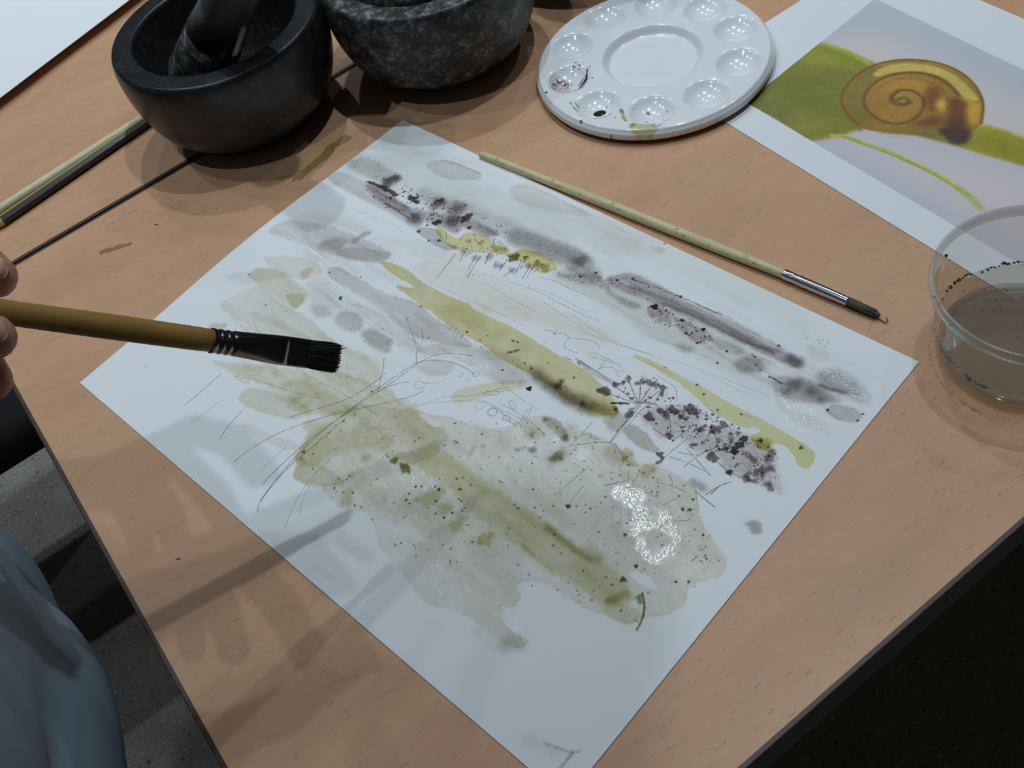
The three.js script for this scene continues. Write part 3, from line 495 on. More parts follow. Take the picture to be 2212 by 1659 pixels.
  A.wash([212,219.4,225.7,208.5,233.9,198.4,253.4,198.8,275.9,199.4,298.7,200.3,319.2,199.4,338.9,200.8,356.5,200.5,369,200.5,378.3,202.7,382.2,205.8,382,210.9,375.5,216.8,359.9,217.5,347.8,218.4,333.7,219.5,318.1,218.2,305.1,219.1,287.9,218.3,269.6,215.6,251.9,214.2,233,215.6], { c: [146, 153, 116], k: 0.9, soft: 1, rough: 1.1, patch: 0.4, wet: 0.25 });
  A.stroke([231.5,208.2,247.1,202,271.8,201.2,299.4,201,326.2,201.4,348.8,201.9], 7, { c: [148, 154, 110], k: 0.35, soft: 2 });
  A.stroke([321.1,201.3,328.7,201.7,336.5,202.5,344.9,201.7,352.8,201.7,355.8,199.4], 3.6, { c: [112, 114, 56], k: 0.75, soft: 1.1, rough: 1.2 });
  A.stroke([345.7,197.9,351,197.2,354.5,197.8], 4, { c: [126, 126, 88], k: 0.6, soft: 1.4, rough: 1.2 });
  A.stroke([317.1,216.8,331.5,219,341.5,218.9], 2, { c: [130, 136, 84], k: 0.6, soft: 0.9, rough: 1 });
  A.stroke([373.6,214.2,377.2,210.5,379,205.7], 4, { c: [112, 112, 44], k: 0.75, soft: 0.9, rough: 1.2 });
  A.wash([372.2,218.3,378.7,212.4,388.1,210.2,392.8,211.6,389.6,217.9,379.7,220.6], { c: [154, 160, 146], k: 0.7, soft: 0.8, edge: 0.3 });
  A.dabs([220.4,220.2,229.6,220.7,227.6,220.6,231.9,220.6], [2.2, 2.4, 2, 1.6], { c: [84, 84, 16], k: 1, soft: 0.5, rough: 1, wet: 0.9 });
  A.dabs([170.3,247.8], [1.3], { c: [62, 66, 14], k: 1.1, soft: 0.2, rough: 0.5 });
  A.dabs([298.8,224.6,298.5,226.6,299.6,222.5], [4, 3.2, 2.8], { c: [136, 136, 74], k: 0.9, soft: 0.7, rough: 1 });
  A.dabs([280.2,228.4,279.9,226.3,281.5,230.8], [4, 3, 2.6], { c: [142, 146, 92], k: 0.8, soft: 0.8, rough: 1.2 });
  A.dabs([215.5,252.1,217,255.7,215.5,249.7,256.7,223.7,256.3,218.7,256.6,228.4,266.7,225.7,251.8,228.3,205.5,228.9,206.9,242], [3, 3.4, 2.4, 5, 2.6, 3, 4, 3, 3, 2.2], { c: [122, 122, 68], k: 0.65, soft: 1.2, rough: 1.6 });
  A.dabs([255.7,218.6,252.6,218.4,260,225.3,246.3,222.9,243.9,230.5,245.6,234.5,248.6,234.7,265.4,211.2,271,229.4,272.7,224.7,269.2,216.4,271.4,216.3,243.6,224.9,262.9,255.3,223.9,254.5,205.2,253.8,211.7,252.7,216.4,249.6,269.4,251.9,261.9,205.2,184.5,252.4], [1, 0.9, 0.8, 0.7, 0.8, 0.8, 0.6, 0.9, 0.8, 0.7, 0.6, 0.6, 0.8, 0.6, 0.6, 0.7, 0.6, 0.7, 0.5, 0.5, 0.5], { c: [58, 56, 32], k: 1, soft: 0.15, rough: 0.5 });
  A.stroke([254.8,193,254.1,189.8,252.7,185.3], 1.8, { c: [136, 140, 92], k: 0.7, soft: 0.6 });
  A.stroke([221.6,280.2,226.4,273.2,233.4,275,242.9,273.6,253.7,272.3], 9, { c: [148, 156, 160], k: 0.5, soft: 1.6, rough: 1.2 });
  A.wash([232.2,293.7,240.3,292.1,248.9,291.1,244.3,295.6,234.9,296.1], { c: [158, 166, 172], k: 0.5, soft: 0.8 });
  A.wash([329.3,268.8,330.7,263.7,336.8,268,347.4,261.9,356.5,258.8,350.5,265.3], { c: [142, 149, 146], k: 0.6, soft: 1.6, wet: 0.5 });
  A.dabs([350,260.4,353.1,259.4,349,262.6], [5, 4, 4], { c: [124, 130, 126], k: 0.7, soft: 1.8, rough: 1.2 });
  // the brown edges and specks in the wash
  A.wash([272,149.2,274.4,146.1,280.6,145.5,289.3,148.1,294.6,152.3,290.9,153.7,283.2,151.1,277,150.5], { c: [126, 122, 100], k: 0.95, soft: 0.9, edge: 0.5, rough: 1.1 });
  A.dabs([281.1,167.8,274.4,172.8,275.3,170.1,273.4,159.8,275.1,161,295.7,160,294.2,166.4,295.6,163,273.6,148.5,291.3,151.6,257.2,182.7], [2.2, 1.1, 0.7, 1.5, 1.2, 2, 2, 3, 1, 2, 0.8], { c: [62, 58, 40], k: 0.85, soft: 0.8, rough: 1.2 });
  A.dabs([273.8,159.5,296,160.3,295.2,166.3,318.7,144.4,325.1,144,290.1,145.1], [5, 5, 5, 4, 4, 4], { c: [128, 126, 104], k: 0.55, soft: 1.8, rough: 1.2 });
  A.dabs([327.6,139.3,328.7,142.1,343.1,141.2,343,143.5,332.4,142.9], [3, 3, 3.4, 2.6, 2.4], { c: [136, 134, 84], k: 0.75, soft: 1, edge: 0.4, rough: 1.2 });
  A.dabs([322.3,184.4,242,189.7], [1.3, 0.9], { c: [70, 66, 52], k: 0.85, soft: 0.4, rough: 0.8 });
  A.spray([168.4,252.4,172.8,210.7,221.6,183.3,273.7,147.3,326.2,141.3,369.9,137.4,405.2,162.3,403.8,195,376,222.3,330.4,234.3,266.6,261.4,200.9,258.4], 620, 0.12, 0.85, { c: [74, 72, 54], k: 0.85 });
  A.spray([262.2,155.7,288.7,142.4,321.2,136.7,345.6,138.2,371.4,137.9,402.7,162.1,404.5,171,379.1,179.5,347,175.3,297.4,165.3], 260, 0.12, 0.7, { c: [70, 66, 54], k: 0.8 });
  A.dabs([373,191,372.4,201,321.9,184.7,372.1,150.4,375,148.5,372.7,142.3,356.8,180.1,389.4,156.8,365.6,144.8,299.3,187.3,394.3,186.2,399.2,182], [1.1, 1.6, 1.1, 0.9, 0.8, 0.8, 0.9, 0.7, 0.7, 0.7, 0.7, 0.8], { c: [44, 42, 36], k: 1, soft: 0.15, rough: 0.5 });
  A.wash([332.7,160,340.4,154.5,353.7,155.1,370.5,158.3,381.9,166,383.7,178.2,376.9,186.4,365.8,183.1,351.1,176.7,338.3,170.6], { wet: 1, soft: 2, rough: 2.5 });
  A.wash([171,223.9,181.3,209,198.2,205.1,211.9,213.3,231.5,215.4,251.9,211.8,272.3,213.6,273.5,219.6,258.7,223.4,242.2,230.6,237.4,248.1,224,248.3,206.6,244,186.9,235.7], { wet: 1, soft: 2, rough: 2.5 });
  A.wash([231.1,243.3,246.3,234.6,261.3,237.6,259.9,243.2,243.6,245.9], { wet: 0.9, soft: 1.5, rough: 2 });
  A.wash([327.4,251.1,332.9,248,350.2,253.8,359.1,254.8,354.9,259,341.1,254.8], { wet: 0.9, soft: 1, rough: 1.2 });
  A.wash([326.7,218.3,338.6,217.9,352.6,217.9,363.8,219.7,353,220.7,339.6,221.4], { wet: 0.8, soft: 0.8, rough: 1 });
  A.wash([244.5,166.7,263,158.9,278.3,155.8,296,150.8,318.3,147,321.1,155.6,299.6,162.6,271.2,168], { wet: 0.55, soft: 2, rough: 2.5 });
  A.wash([116.3,207.9,141.2,199.5,169.2,202.2,171.3,214,155.8,224.6,132.5,219.1], { wet: 0.8, soft: 1.5, rough: 2 });
  // broken brushwork that runs across the sheet
  A.strokes([-7.8,46.6,25.4,9.9,114.4,4.4,235.7,3.8,346,15.2,409,21.7,412.1,49.9,305.8,50,198,51.3,72.7,56.3,6.9,78.7], 70, 34, 5, 0.03, { c: [152, 165, 178], k: 0.35 });
  A.strokes([195.3,48.2,257.8,32.3,324,29.5,381.3,32.6,407.6,38,402.3,56.7,345.6,60.6,278.6,59.1,218.6,61.8], 46, 26, 3, 0.05, { c: [132, 138, 152], k: 0.4, streak: [0.05, 1.2] });
  A.strokes([33,74.4,79.5,63.1,126.7,55.5,162.8,43.6,163.5,58.2,113.1,69,65.3,77], 26, 16, 2.2, 0.03, { c: [112, 106, 120], k: 0.4, streak: [0.03, 1.3] });
  A.strokes([0,127.3,40.2,108.3,98.5,108.6,155.1,111.8,202.2,117.9,202.8,143.8,146.1,145.5,77.7,141.6,18.6,142.7], 70, 26, 4, 0.06, { c: [146, 154, 166], k: 0.42, streak: [0.06, 1] });
  A.strokes([77.7,141.6,150.9,133.2,197.7,138.5,222.2,139.4,198.2,155.5,136.3,161.2,85.1,156.6], 30, 22, 2.4, 0.06, { c: [132, 138, 150], k: 0.4, streak: [0.06, 1.2] });
  A.strokes([29.5,202.1,49.2,159.7,101.6,146,157.4,156.3,179.2,185.3,150,213.7,90.8,218.5], 70, 24, 5, 0.04, { c: [156, 163, 158], k: 0.42, streak: [0.04, 0.8] });
  A.strokes([83.2,228.2,133.3,199,186.7,184.5,227.4,185.2,223,204.2,183,220,130.5,235.5], 60, 22, 4, 0.05, { c: [150, 157, 140], k: 0.45, streak: [0.05, 0.9] });
  A.strokes([156.3,234.5,196.9,198.2,261.2,185.2,332.7,188.7,379.7,197.3,389.1,209.3,360.3,221.5,315.6,225.2,264.8,245.2,205.5,255.2], 110, 30, 6, 0.04, { c: [152, 159, 148], k: 0.4, streak: [0.04, 0.7] });
  A.strokes([238.9,181.3,281.3,147.9,335.2,140.5,369.9,137.4,401.9,161.5,402.3,193,354.8,196.3,286.6,193.4], 90, 20, 6, 0.3, { c: [154, 161, 158], k: 0.38, streak: [0.3, 0.6] });
  A.strokes([245.6,233.8,285.7,229.9,321.1,231.2,335.6,240.1,325.8,250.7,293.1,252,254.2,253], 40, 30, 7, 0.03, { c: [152, 160, 160], k: 0.4 });
  A.strokes([159.5,89.9,213.9,78.7,273.7,75.3,298.1,84.3,273.4,96.7,221.7,100.7,176.2,107.6], 40, 26, 4, 0.05, { c: [164, 170, 170], k: 0.5 });
  A.dabs([359.4,60.3,348.1,57.9,370.7,41.5,386.3,39.6,384.4,48.3], [8, 7, 8, 7, 9], { c: [150, 160, 169], k: 0.35, soft: 3.5, rough: 2.5 });
  // holes left white
  A.wash([372.5,196.3,376,192.4,383.2,192.1,390,194.4,385.4,197.4,376.9,197.2], { lift: 0.95, soft: 0.5, rough: 0.6 });
  A.wash([330.7,233.7,337.8,233.1,347,234.5,348.7,237.5,343.7,239.8,336.3,238.3], { lift: 0.9, soft: 0.5, rough: 0.8 });
  A.wash([243.6,252.8,253.8,247.6,273.1,243.6,279.6,244.4,271.7,248,254.4,253.9], { lift: 0.6, soft: 1.4, rough: 1 });
  A.wash([209.1,188,216.5,185.4,226.1,185.2,226.2,188.9,215.9,189.7], { lift: 0.7, soft: 0.6 });
  A.wash([130.9,171.1,133.7,167.1,139.8,168.8,136.1,172], { lift: 0.9, soft: 0.3 });
  A.wash([75.7,142.7,80.9,143.3,97.2,143.1,120.2,142.8,137.8,143.3,131,146.2,109.9,147.9,94.8,147.6], { lift: 0.7, soft: 0.7 });
  // umbels in purple-black ink
  A.wash([316.7,114.2,320.3,106.8,327.1,99.6,337.5,91.9,348.2,99.7,359.9,95.8,369.5,94.5,389.2,93.4,396.8,102.8,407.5,113.4,393.4,115.8,376.7,118.2,368.2,112.8,355.3,116.1,343.6,113.7,333.3,118.5], { c: [132, 130, 143], k: 0.85, soft: 1.6, rough: 2, patch: 0.7, grain: 0.7 });
  A.wash([305.2,99.5,315.5,95.1,320.7,96.6,317.7,106.1,308.2,110.1], { c: [158, 166, 174], k: 0.7, soft: 1 });
  const darkDab = { c: [56, 50, 60], k: 0.95, soft: 0.5, rough: 1.5, speck: -0.2, patch: 0.5 };
  A.dabs([287.9,114.1,291,113.3,291,106,294.1,103,295.2,97.6,296.7,100.2,302.1,95.5,301.2,98.4,305.8,93.4,309,93.5,312.2,92.9,315.2,92.8,317.1,95.9,310,116.3,310.6,119], [2.6, 2.2, 2.3, 1.6, 2, 1.6, 2.4, 1.6, 2.2, 2.2, 1.8, 2, 1.6, 2.2, 1.6], darkDab);
  A.dabs([320.6,113.3,323.6,113.8,323.6,105.8,326.8,106,328,100.9,330.6,102.2,329.3,107.9,337,95.3,336,97.3,339.5,96,336,103.4,338.7,117.7,336.5,117.4,348.9,103.4,355.7,99.3,358.5,99.2,359.1,94.6,352.3,114.7,341.5,129.3,364.7,115.9,366.8,116.1], [3, 2, 2.4, 2, 2.6, 2.2, 1.6, 3.6, 2, 2.2, 1.8, 2.2, 1.6, 2.2, 3, 2, 2.4, 2.4, 2, 2.6, 1.8], darkDab);
  A.dabs([372.4,96,371.2,96.2,372.3,101.3,373.1,99.6,372.3,105.3,373.8,105.4,378.5,118.1,380.2,92.3], [2, 1.6, 2, 1.8, 2.2, 1.6, 1.7, 1.1], { c: [32, 28, 32], k: 1.15, soft: 0.3, rough: 1.2, wet: 0.5 });
  A.dabs([379.1,102.9,381.7,102.7,392.3,106.1,390.3,108.6,394.2,103.6,389.3,99.1,389.1,94.7,388.1,114.6,390.9,114.8,398.6,111.5,400.8,113.3,368.1,106,367.2,100.7,362.1,104.3,368.9,94.9,384.8,104.5], [2.6, 2.2, 3.2, 2.6, 2.4, 2.6, 1.8, 2.6, 2, 2.6, 2, 2, 1.8, 1.6, 1.8, 2.2], { c: [76, 70, 80], k: 0.9, soft: 0.9, rough: 1.6, speck: -0.3 });
  A.stroke([365.6,132.9,370.9,133.6,372.9,133.8], 4, { c: [106, 106, 118], k: 0.8, soft: 1.2, rough: 1 });
  A.spray([291.7,95.9,309.1,86.7,326,95.4,340.6,87.9,361.2,90.8,389.4,91,406,111.8,384.9,118,364.8,118.7,338.9,120.5,318.5,116.6,291.9,113.7], 330, 0.15, 0.9, { c: [50, 44, 54], k: 0.9 });
  A.spray([321.7,103.3,341.8,89.6,364.2,91,378.5,102.1,370.2,110.3,343.1,112.9], 150, 0.2, 1.1, { c: [60, 53, 66], k: 0.9, soft: 0.2 });
  const stalk = { c: [92, 94, 106], k: 0.85, w: 0.55 };
  A.pencil([[310.3,109.3,301.6,108.4,292,107.2], [310.3,109.3,302.4,104,296.7,100.2], [310.6,109.1,306.8,102.3,302.6,97.5], [310.9,108.9,309.9,101.4,308.8,94.6], [311.6,109,313.9,101.2,315.5,93.8], [310.2,110,302.8,111.3,290.8,113.8], [310.2,110,313.7,105.1,320.4,104.3], [310.3,108.7,312.9,126.6,314,139.1], [311.6,108.4,314.3,123.2,312.4,131.8], [314.5,118.1,314.2,109.7,317.8,103.6], [324.4,101.5,335.6,110.9,338.4,117.3], [341.5,118.7,343.1,112.9,344.9,103.3], [344.4,133.1,345,123.4,347.4,113.4], [356.9,128.8,357.5,119.2,363,109.5], [352.7,97.8,356,103.8,356.1,112], [355.7,99.3,360.2,105.6,366,109.7], [348.7,123.1,356.2,120.1], [351.4,118.8,362.7,122.4,371.5,125.3], [346.6,128.1,357.8,124.8,367.4,124.8], [376.5,136.2,377.7,128.7,382.3,122.1], [378.4,134.3,378.9,127.8], [371.2,137.8,377.5,138.8,384.6,139.7], [328.2,118.4,339.6,118.9], [341.8,95.1,348.6,93.5,351,95.4], [386.1,117.1,376.7,118.2,369.8,116.3]], stalk);
  A.stroke([343.7,134.7,345.7,132.8,343.6,130.7], 2, { c: [80, 80, 92], k: 0.9, soft: 0.3, rough: 0.6 });
  A.stroke([263.5,104.9,273.2,107,284.8,106.3,291.4,106.4], 2, { c: [128, 132, 146], k: 0.85, soft: 0.5, rough: 0.6 });
  A.wash([315.4,129.1,316.6,123.4,322.2,122.6,331.1,124.8,340.4,127.8,340.2,130.2,329.4,131.9], { c: [138, 143, 144], k: 0.95, soft: 0.4, edge: 0.35, rough: 0.8, patch: 0.5 });
  A.wash([300.9,128.8,303.9,120.6,311.2,120.5,314.9,125.2,312,132.1,305.5,131.8], { c: [124, 128, 130], k: 0.7, soft: 1.4, rough: 1.2, speck: -0.1 });
  A.dabs([405.9,136.6,408.8,137.7,407.5,137,409.9,137.4], [2.8, 2.8, 3, 2], { c: [100, 102, 108], k: 0.75, soft: 0.7, rough: 1.2 });
  A.dabs([251.2,136.9], [1.7], { c: [34, 30, 34], k: 1.25, soft: 0.1, rough: 0.3 });
  A.dabs([272.7,47.2,274.2,45.6,308.9,45,293.9,46,304,46.9,329.3,51.2,330.2,61], [1.2, 1, 1.1, 0.9, 0.5, 0.7, 0.5], { c: ink, k: 1.1, soft: 0.1, rough: 0.5 });
  A.dabs([97.2,151.2,98,152.5,57.7,185.3,26.5,173.8,73.6,140.9,95,131.6,171.6,143.1,189.4,126,148.9,127.2,172.6,193.5,228.2,135.5], [1, 0.9, 0.5, 0.6, 0.6, 0.5, 0.6, 0.6, 0.6, 0.6, 0.7], { c: ink, k: 1.1, soft: 0.1, rough: 0.4 });
  A.dabs([246.4,0], [0.9], { c: ink, k: 1.2, soft: 0.1 });
  A.spray([-13.6,119.8,69.2,78.5,147.8,71.1,227.5,58.8,254.2,90.8,191.9,117.8,109,157,67.1,199.3], 90, 0.12, 0.5, { c: [70, 68, 66], k: 0.8 });
  A.spray([9.6,180.5,65,145.5,171.2,137.4,204.1,170.5,137.6,208.8,73.8,230.6], 90, 0.12, 0.55, { c: [74, 72, 62], k: 0.8 });
  // pencil drawing
  A.pencil([[140.1,278.3,140.5,265.3,148.8,242.6,164,219.7,174.6,207.2,187.7,192.2,198.2,178.5,198.8,174.1], [167.2,277.1,165.8,263.9,166.5,245.8,168,229.3,171.3,214,173.8,197.8,177.9,182.9,180.3,162.2,184.7,151,193.2,142.6,205.3,138],
    [174.9,286.2,171.6,273.3,169.1,252.7,168.3,235.5,169.9,218.9,173.5,191.3,177.4,169.7,180.2,159.5,191.1,150.9,205.9,146.5,217.4,147.5], [143.1,236.7,153.3,222.4,167.5,200.7,169.7,177.6], [174.7,190.5,166.9,178.1,159.7,170.4], [175.1,191.5,178.7,181,187.1,174], [118.8,272.7,114.6,262.4,113.4,247.1],
    [77.9,270.1,78.5,258.6,78.5,240.3], [179.4,291.4,175.7,287.9,172.5,274.5,171,259.5,172,246.3,172.9,232.9,173.8,216.8], [180.3,162.2,172.8,156.1,169.9,144,162.2,140.4], [147,138.8,157.4,145,170.2,152.3]], { w: 0.38, k: 0.95, c: [80, 84, 92] });
  A.pencil([[93,276,95.1,265.1,95.6,252.4], [196.5,203.1,201.5,189.3,206.6,180.6,213.2,169.5], [195.4,202,198.6,192.6,202.5,182.8], [87.5,236.4,103.2,229.3,126,223.5,147.3,217.2], [125.4,208.8,143.3,206.3,163.3,204.3,186.6,203.5], [88.9,236.9,99.4,236,101.4,233.3,92.3,235.3],
    [201,288.6,194.3,276.8,189.4,263.6,187.5,250.3,187.8,238.9], [202.2,278.4,194.1,269.9,189.9,257.1], [159.2,272.8,157.8,261.3,158.9,251.6], [43.7,205.8,59.1,206.4,68.6,207.7], [64.1,200.2,68.2,203.5,77.5,203.3], [108.4,151.9,116.9,146.4,131.2,149], [195.6,169.6,204,165.2,203.9,160], [213.2,169.5,222.9,164.2,233.9,150.2,239.8,143.6],
    [203.3,184.8,215.9,172.2,229.9,161.3,235.8,158.6,250.3,157.6,266.6,155.2], [235.8,158.6,253.9,159,263,158.9,269.3,159.5], [243.1,154.9,258.1,153.5,274.2,154.9,282.7,157], [234.2,142.7,251.8,146.4,264.6,145.3]], { w: 0.3, k: 0.7 });
  A.pencil([[36.3,89.8,57.2,87.5,74.6,83.7,92.2,86.2,108,84.6,126,79.9], [24,107.6,41.9,103.5,64.8,103], [133.3,109.7,155.8,107.5,172.6,105.6,196.3,103.5,217.3,101.9], [154.2,91.9,172.8,89.2,191.9,90.3,215.9,89.3], [164.1,84.1,193.2,77.7,215.7,75.1,245.2,76], [194.9,79.6,202,73.5,225.1,71.9,242.1,72.4],
    [197,66.4,208.3,62.2,217.1,63.9,232.1,61.7], [214.2,80.4,234.5,82.9,250.4,83.7], [197.3,66.5,208.8,63.1,218,62.9,231.2,62,237.2,61.9], [182.9,79.5,198.6,75.2,228.3,76.8,252.8,73.6], [192.7,90.4,202.1,90,211.5,89.8], [236.3,78.9,255.6,82.4,279.1,81,295.5,76.9], [285.8,66.1,304.8,63.9,325.9,60], [250,59.1,266.3,61.2,283.1,60.9],
    [178.1,6.2,199,3.9,219.3,5.7], [307.1,74.2,322.9,70.3,340.8,68.1,358.2,65.9,367.1,64.6], [73.4,106.7,77.7,100.8,83.4,94.9], [106.3,98.5,115.2,94.6,128.8,95.5], [66.6,111.7,83,111.4,100.6,108.4], [16.8,132.4,37.1,131.6,63.9,132.9], [246.3,85.7,267.8,84,287.9,78.7,301.2,76.4], [325.8,71.7,342.2,70.7,359.4,70.2]], { w: 0.3, k: 0.6, c: [104, 110, 120] });
  A.pencil([[229,98.1,236.6,94.5,235.5,98.7,240,92.9,246,94.5,257.2,88.5,263.8,88.2,267,90.8], [235.5,93.1,236.6,97.2], [246,94.5,245.3,99.1,250.5,102.5,257.8,100.3], [265.5,98.5,263.4,94.6,270.2,94.7,278.1,93.4,288.6,94.3,288.5,98.2,279.5,96.5,275.8,102.9], [267.3,98,273.8,95,281.6,95], [274.5,94.5,276.5,101.1,276.1,104], [286.4,98.3,288.4,102.2,290.3,99], [327.4,96,324.6,91.7,318.2,87.2,308.4,88.1], [291.7,57.7,275.2,51.9], [235.5,105.5,235.5,103.5]], { w: 0.34, k: 0.8 });
  A.pencil([[260,104.2,272.9,104.8,286.6,105.3], [253,106.8,258.5,106.5], [262.2,105.4,264.3,106.6], [221.6,123.6,226.5,118.3], [222.8,123.6,225.8,120.2]], { w: 1, k: 0.8, soft: 0.2 });
  A.pencil([[328.8,163.9,333.5,158.5,338.8,151.3], [328.8,162.8,332.9,159], [334,157.9,333.2,156.2], [334.5,148.4,339.4,155.2], [341,154,339.6,145.9], [326.4,154.7,330.2,153.2], [344.2,141.5,345,137.5], [372.2,159.2,378.4,153.8], [370,136.7,375.9,143.5,378.9,145.7], [369.9,150,378.3,146.1], [312.3,180.3,312.7,170.8,314.4,160.3], [310.9,183.5,311.7,179.5,314.5,181.5], [321.7,182.6,320,177,320.4,170], [296.7,154.5,298.1,143.2,297,134.2], [297.1,154.2,303.9,147.6,309,142.3,316.3,138.4,325.4,142,329.3,146.3,328.8,150.1], [314.3,139.8,315.2,125.3,315.5,116.5], [298,145.7,298.1,140.8,307.4,141.6], [302.7,143.7,309,141], [240.1,189.8,245.1,189.4], [252.6,161.1,257.9,161.2,262.9,161.5], [261.2,156.5,269.9,159.2,282.2,157.9], [350.7,144.9,359.9,141.7,367.1,141], [353,137.6,357.7,138.7,359.8,144], [349.6,153.6,358,151.9], [362,154.6,365.5,146.6]], { w: 0.34, k: 0.75, c: [92, 92, 92] });
  A.rings([153.7,160.1,193.7,172.8,209.1,152.4,217,147.1,216,153.1,235.1,163,244.9,162], [2.4, 2.8, 1.7, 1.8, 1.4, 2.4, 2.8], [1.8, 3.4, 1.8, 2.2, 1.6, 2.6, 2.6]);
  A.rings([244.2,161.8,254.6,160.4,235.4,151.7,251,151.4,262.4,151.2], [2.8, 2.1, 4.2, 3.8, 4.6], [2.8, 2.4, 1.5, 1.4, 1.2]);
  A.pencil([[246.7,158.8,254.6,159.8,260.9,161.6,261.6,158.6,265.8,159.5], [260.9,161.6,264.3,160.3]], { w: 0.3 });
  // the brown sepal mark and the corner sign
  A.stroke([384.7,200.9,388.6,204,392.1,209.2,393.6,213.5,394.7,218.1], 1, { c: [66, 56, 28], k: 1, soft: 0.1, rough: 0.3 });
  A.dabs([385.3,203.4,387,204.7], [1.8, 1.3], { c: [92, 88, 36], k: 1, soft: 0.4, rough: 0.6 });
  A.stroke([390.2,214.6,392.9,214], 0.6, { c: [80, 70, 50], k: 0.8 });
  A.pencil([[395.4,288.1,399.4,286.9,403.7,285.2,408,283.6,409.5,282,411,280.5]], { w: 1.1, k: 0.6, soft: 0.35, c: [104, 108, 120] });
  A.pencil([[408.7,283.3,408.8,287.4,408.4,291.5,408.3,295.5]], { w: 1.3, k: 0.55, soft: 0.4, c: [104, 108, 120] });
  A.stroke([389,292.1,394.6,289.7,403.3,288], 6, { c: [152, 160, 166], k: 0.6, soft: 1.6 });
  A.pencil([[26.8,266.4,30.8,266.5]], { w: 0.6, k: 0.7 });
}
function paintingMaps() {
  const { w, h, ppm } = art, rough = new Uint8Array(w * h * 4), bump = new Uint8Array(w * h * 4);
  const wet = art.blur(Float32Array.from(art.wet), w, h, 3);
  for (let y = 0; y < h; y++) for (let x = 0; x < w; x++) {
    const i = y * w + x, t = wet[i], ripple = look(FINE, x * 0.5, y * 0.5) * 0.8 + look(FINE, x * 0.95 + 40, y * 0.95) * 0.8 + look(ROUGH2, x * 0.8, y * 0.8) * 0.4, tooth = look(FINE, x * 0.9 + 7, y * 0.9);
    const patchy = clamp(t * (0.75 + 0.7 * look(ROUGH, x * 0.6, y * 0.6)));
    rough[4 * i] = rough[4 * i + 1] = rough[4 * i + 2] = Math.round(255 * mix(0.8, 0.16, smooth(0.12, 0.7, patchy))); rough[4 * i + 3] = 255;
    bump[4 * i] = bump[4 * i + 1] = bump[4 * i + 2] = Math.round(255 * clamp(0.5 + tooth * 0.07 + ripple * 0.3 * patchy)); bump[4 * i + 3] = 255;
  }
  return { rough: dataTexture(rough, w, h), bump: dataTexture(bump, w, h) };
}
function sheetGeometry(w, d, nx, nz, thick, lift) {             // corner at the origin, x along w, z along d, all in metres
  const g = new THREE.BoxGeometry(w, thick, d, nx, 1, nz).translate(w / 2, thick / 2, d / 2), p = g.attributes.position;
  for (let i = 0; i < p.count; i++) p.setY(i, p.getY(i) + lift(p.getX(i), p.getZ(i)));
  g.computeVertexNormals();
  return planarUV(g, (x, y, z) => [x / w, z / d]);
}
function placeSheet(o, origin, ax) { o.position.set(origin[0], TABLE, origin[1]); o.rotation.y = Math.atan2(-ax[1], ax[0]); }
{
  const m = paintingMaps();
  const paper = phys({ map: art.colors(PAPER_WHITE), roughness: 1, roughnessMap: m.rough, bumpMap: m.bump, bumpScale: 0.00026, specularIntensity: 0.7 });
  const g = sheetGeometry(0.42, 0.3014, 84, 60, 0.0004, (x, z) => 0.0003 + 0.005 * Math.exp(-x / 0.05) * Math.sin(Math.PI * clamp(z / 0.3014)) ** 2);
  const o = tag(part('painting', g, paper, scene), 'white sheet with a wet green, grey and purple plant landscape painting', 'painting');
  placeSheet(o, [-0.02182, -0.27686], [0.569565, 0.821946]);
}

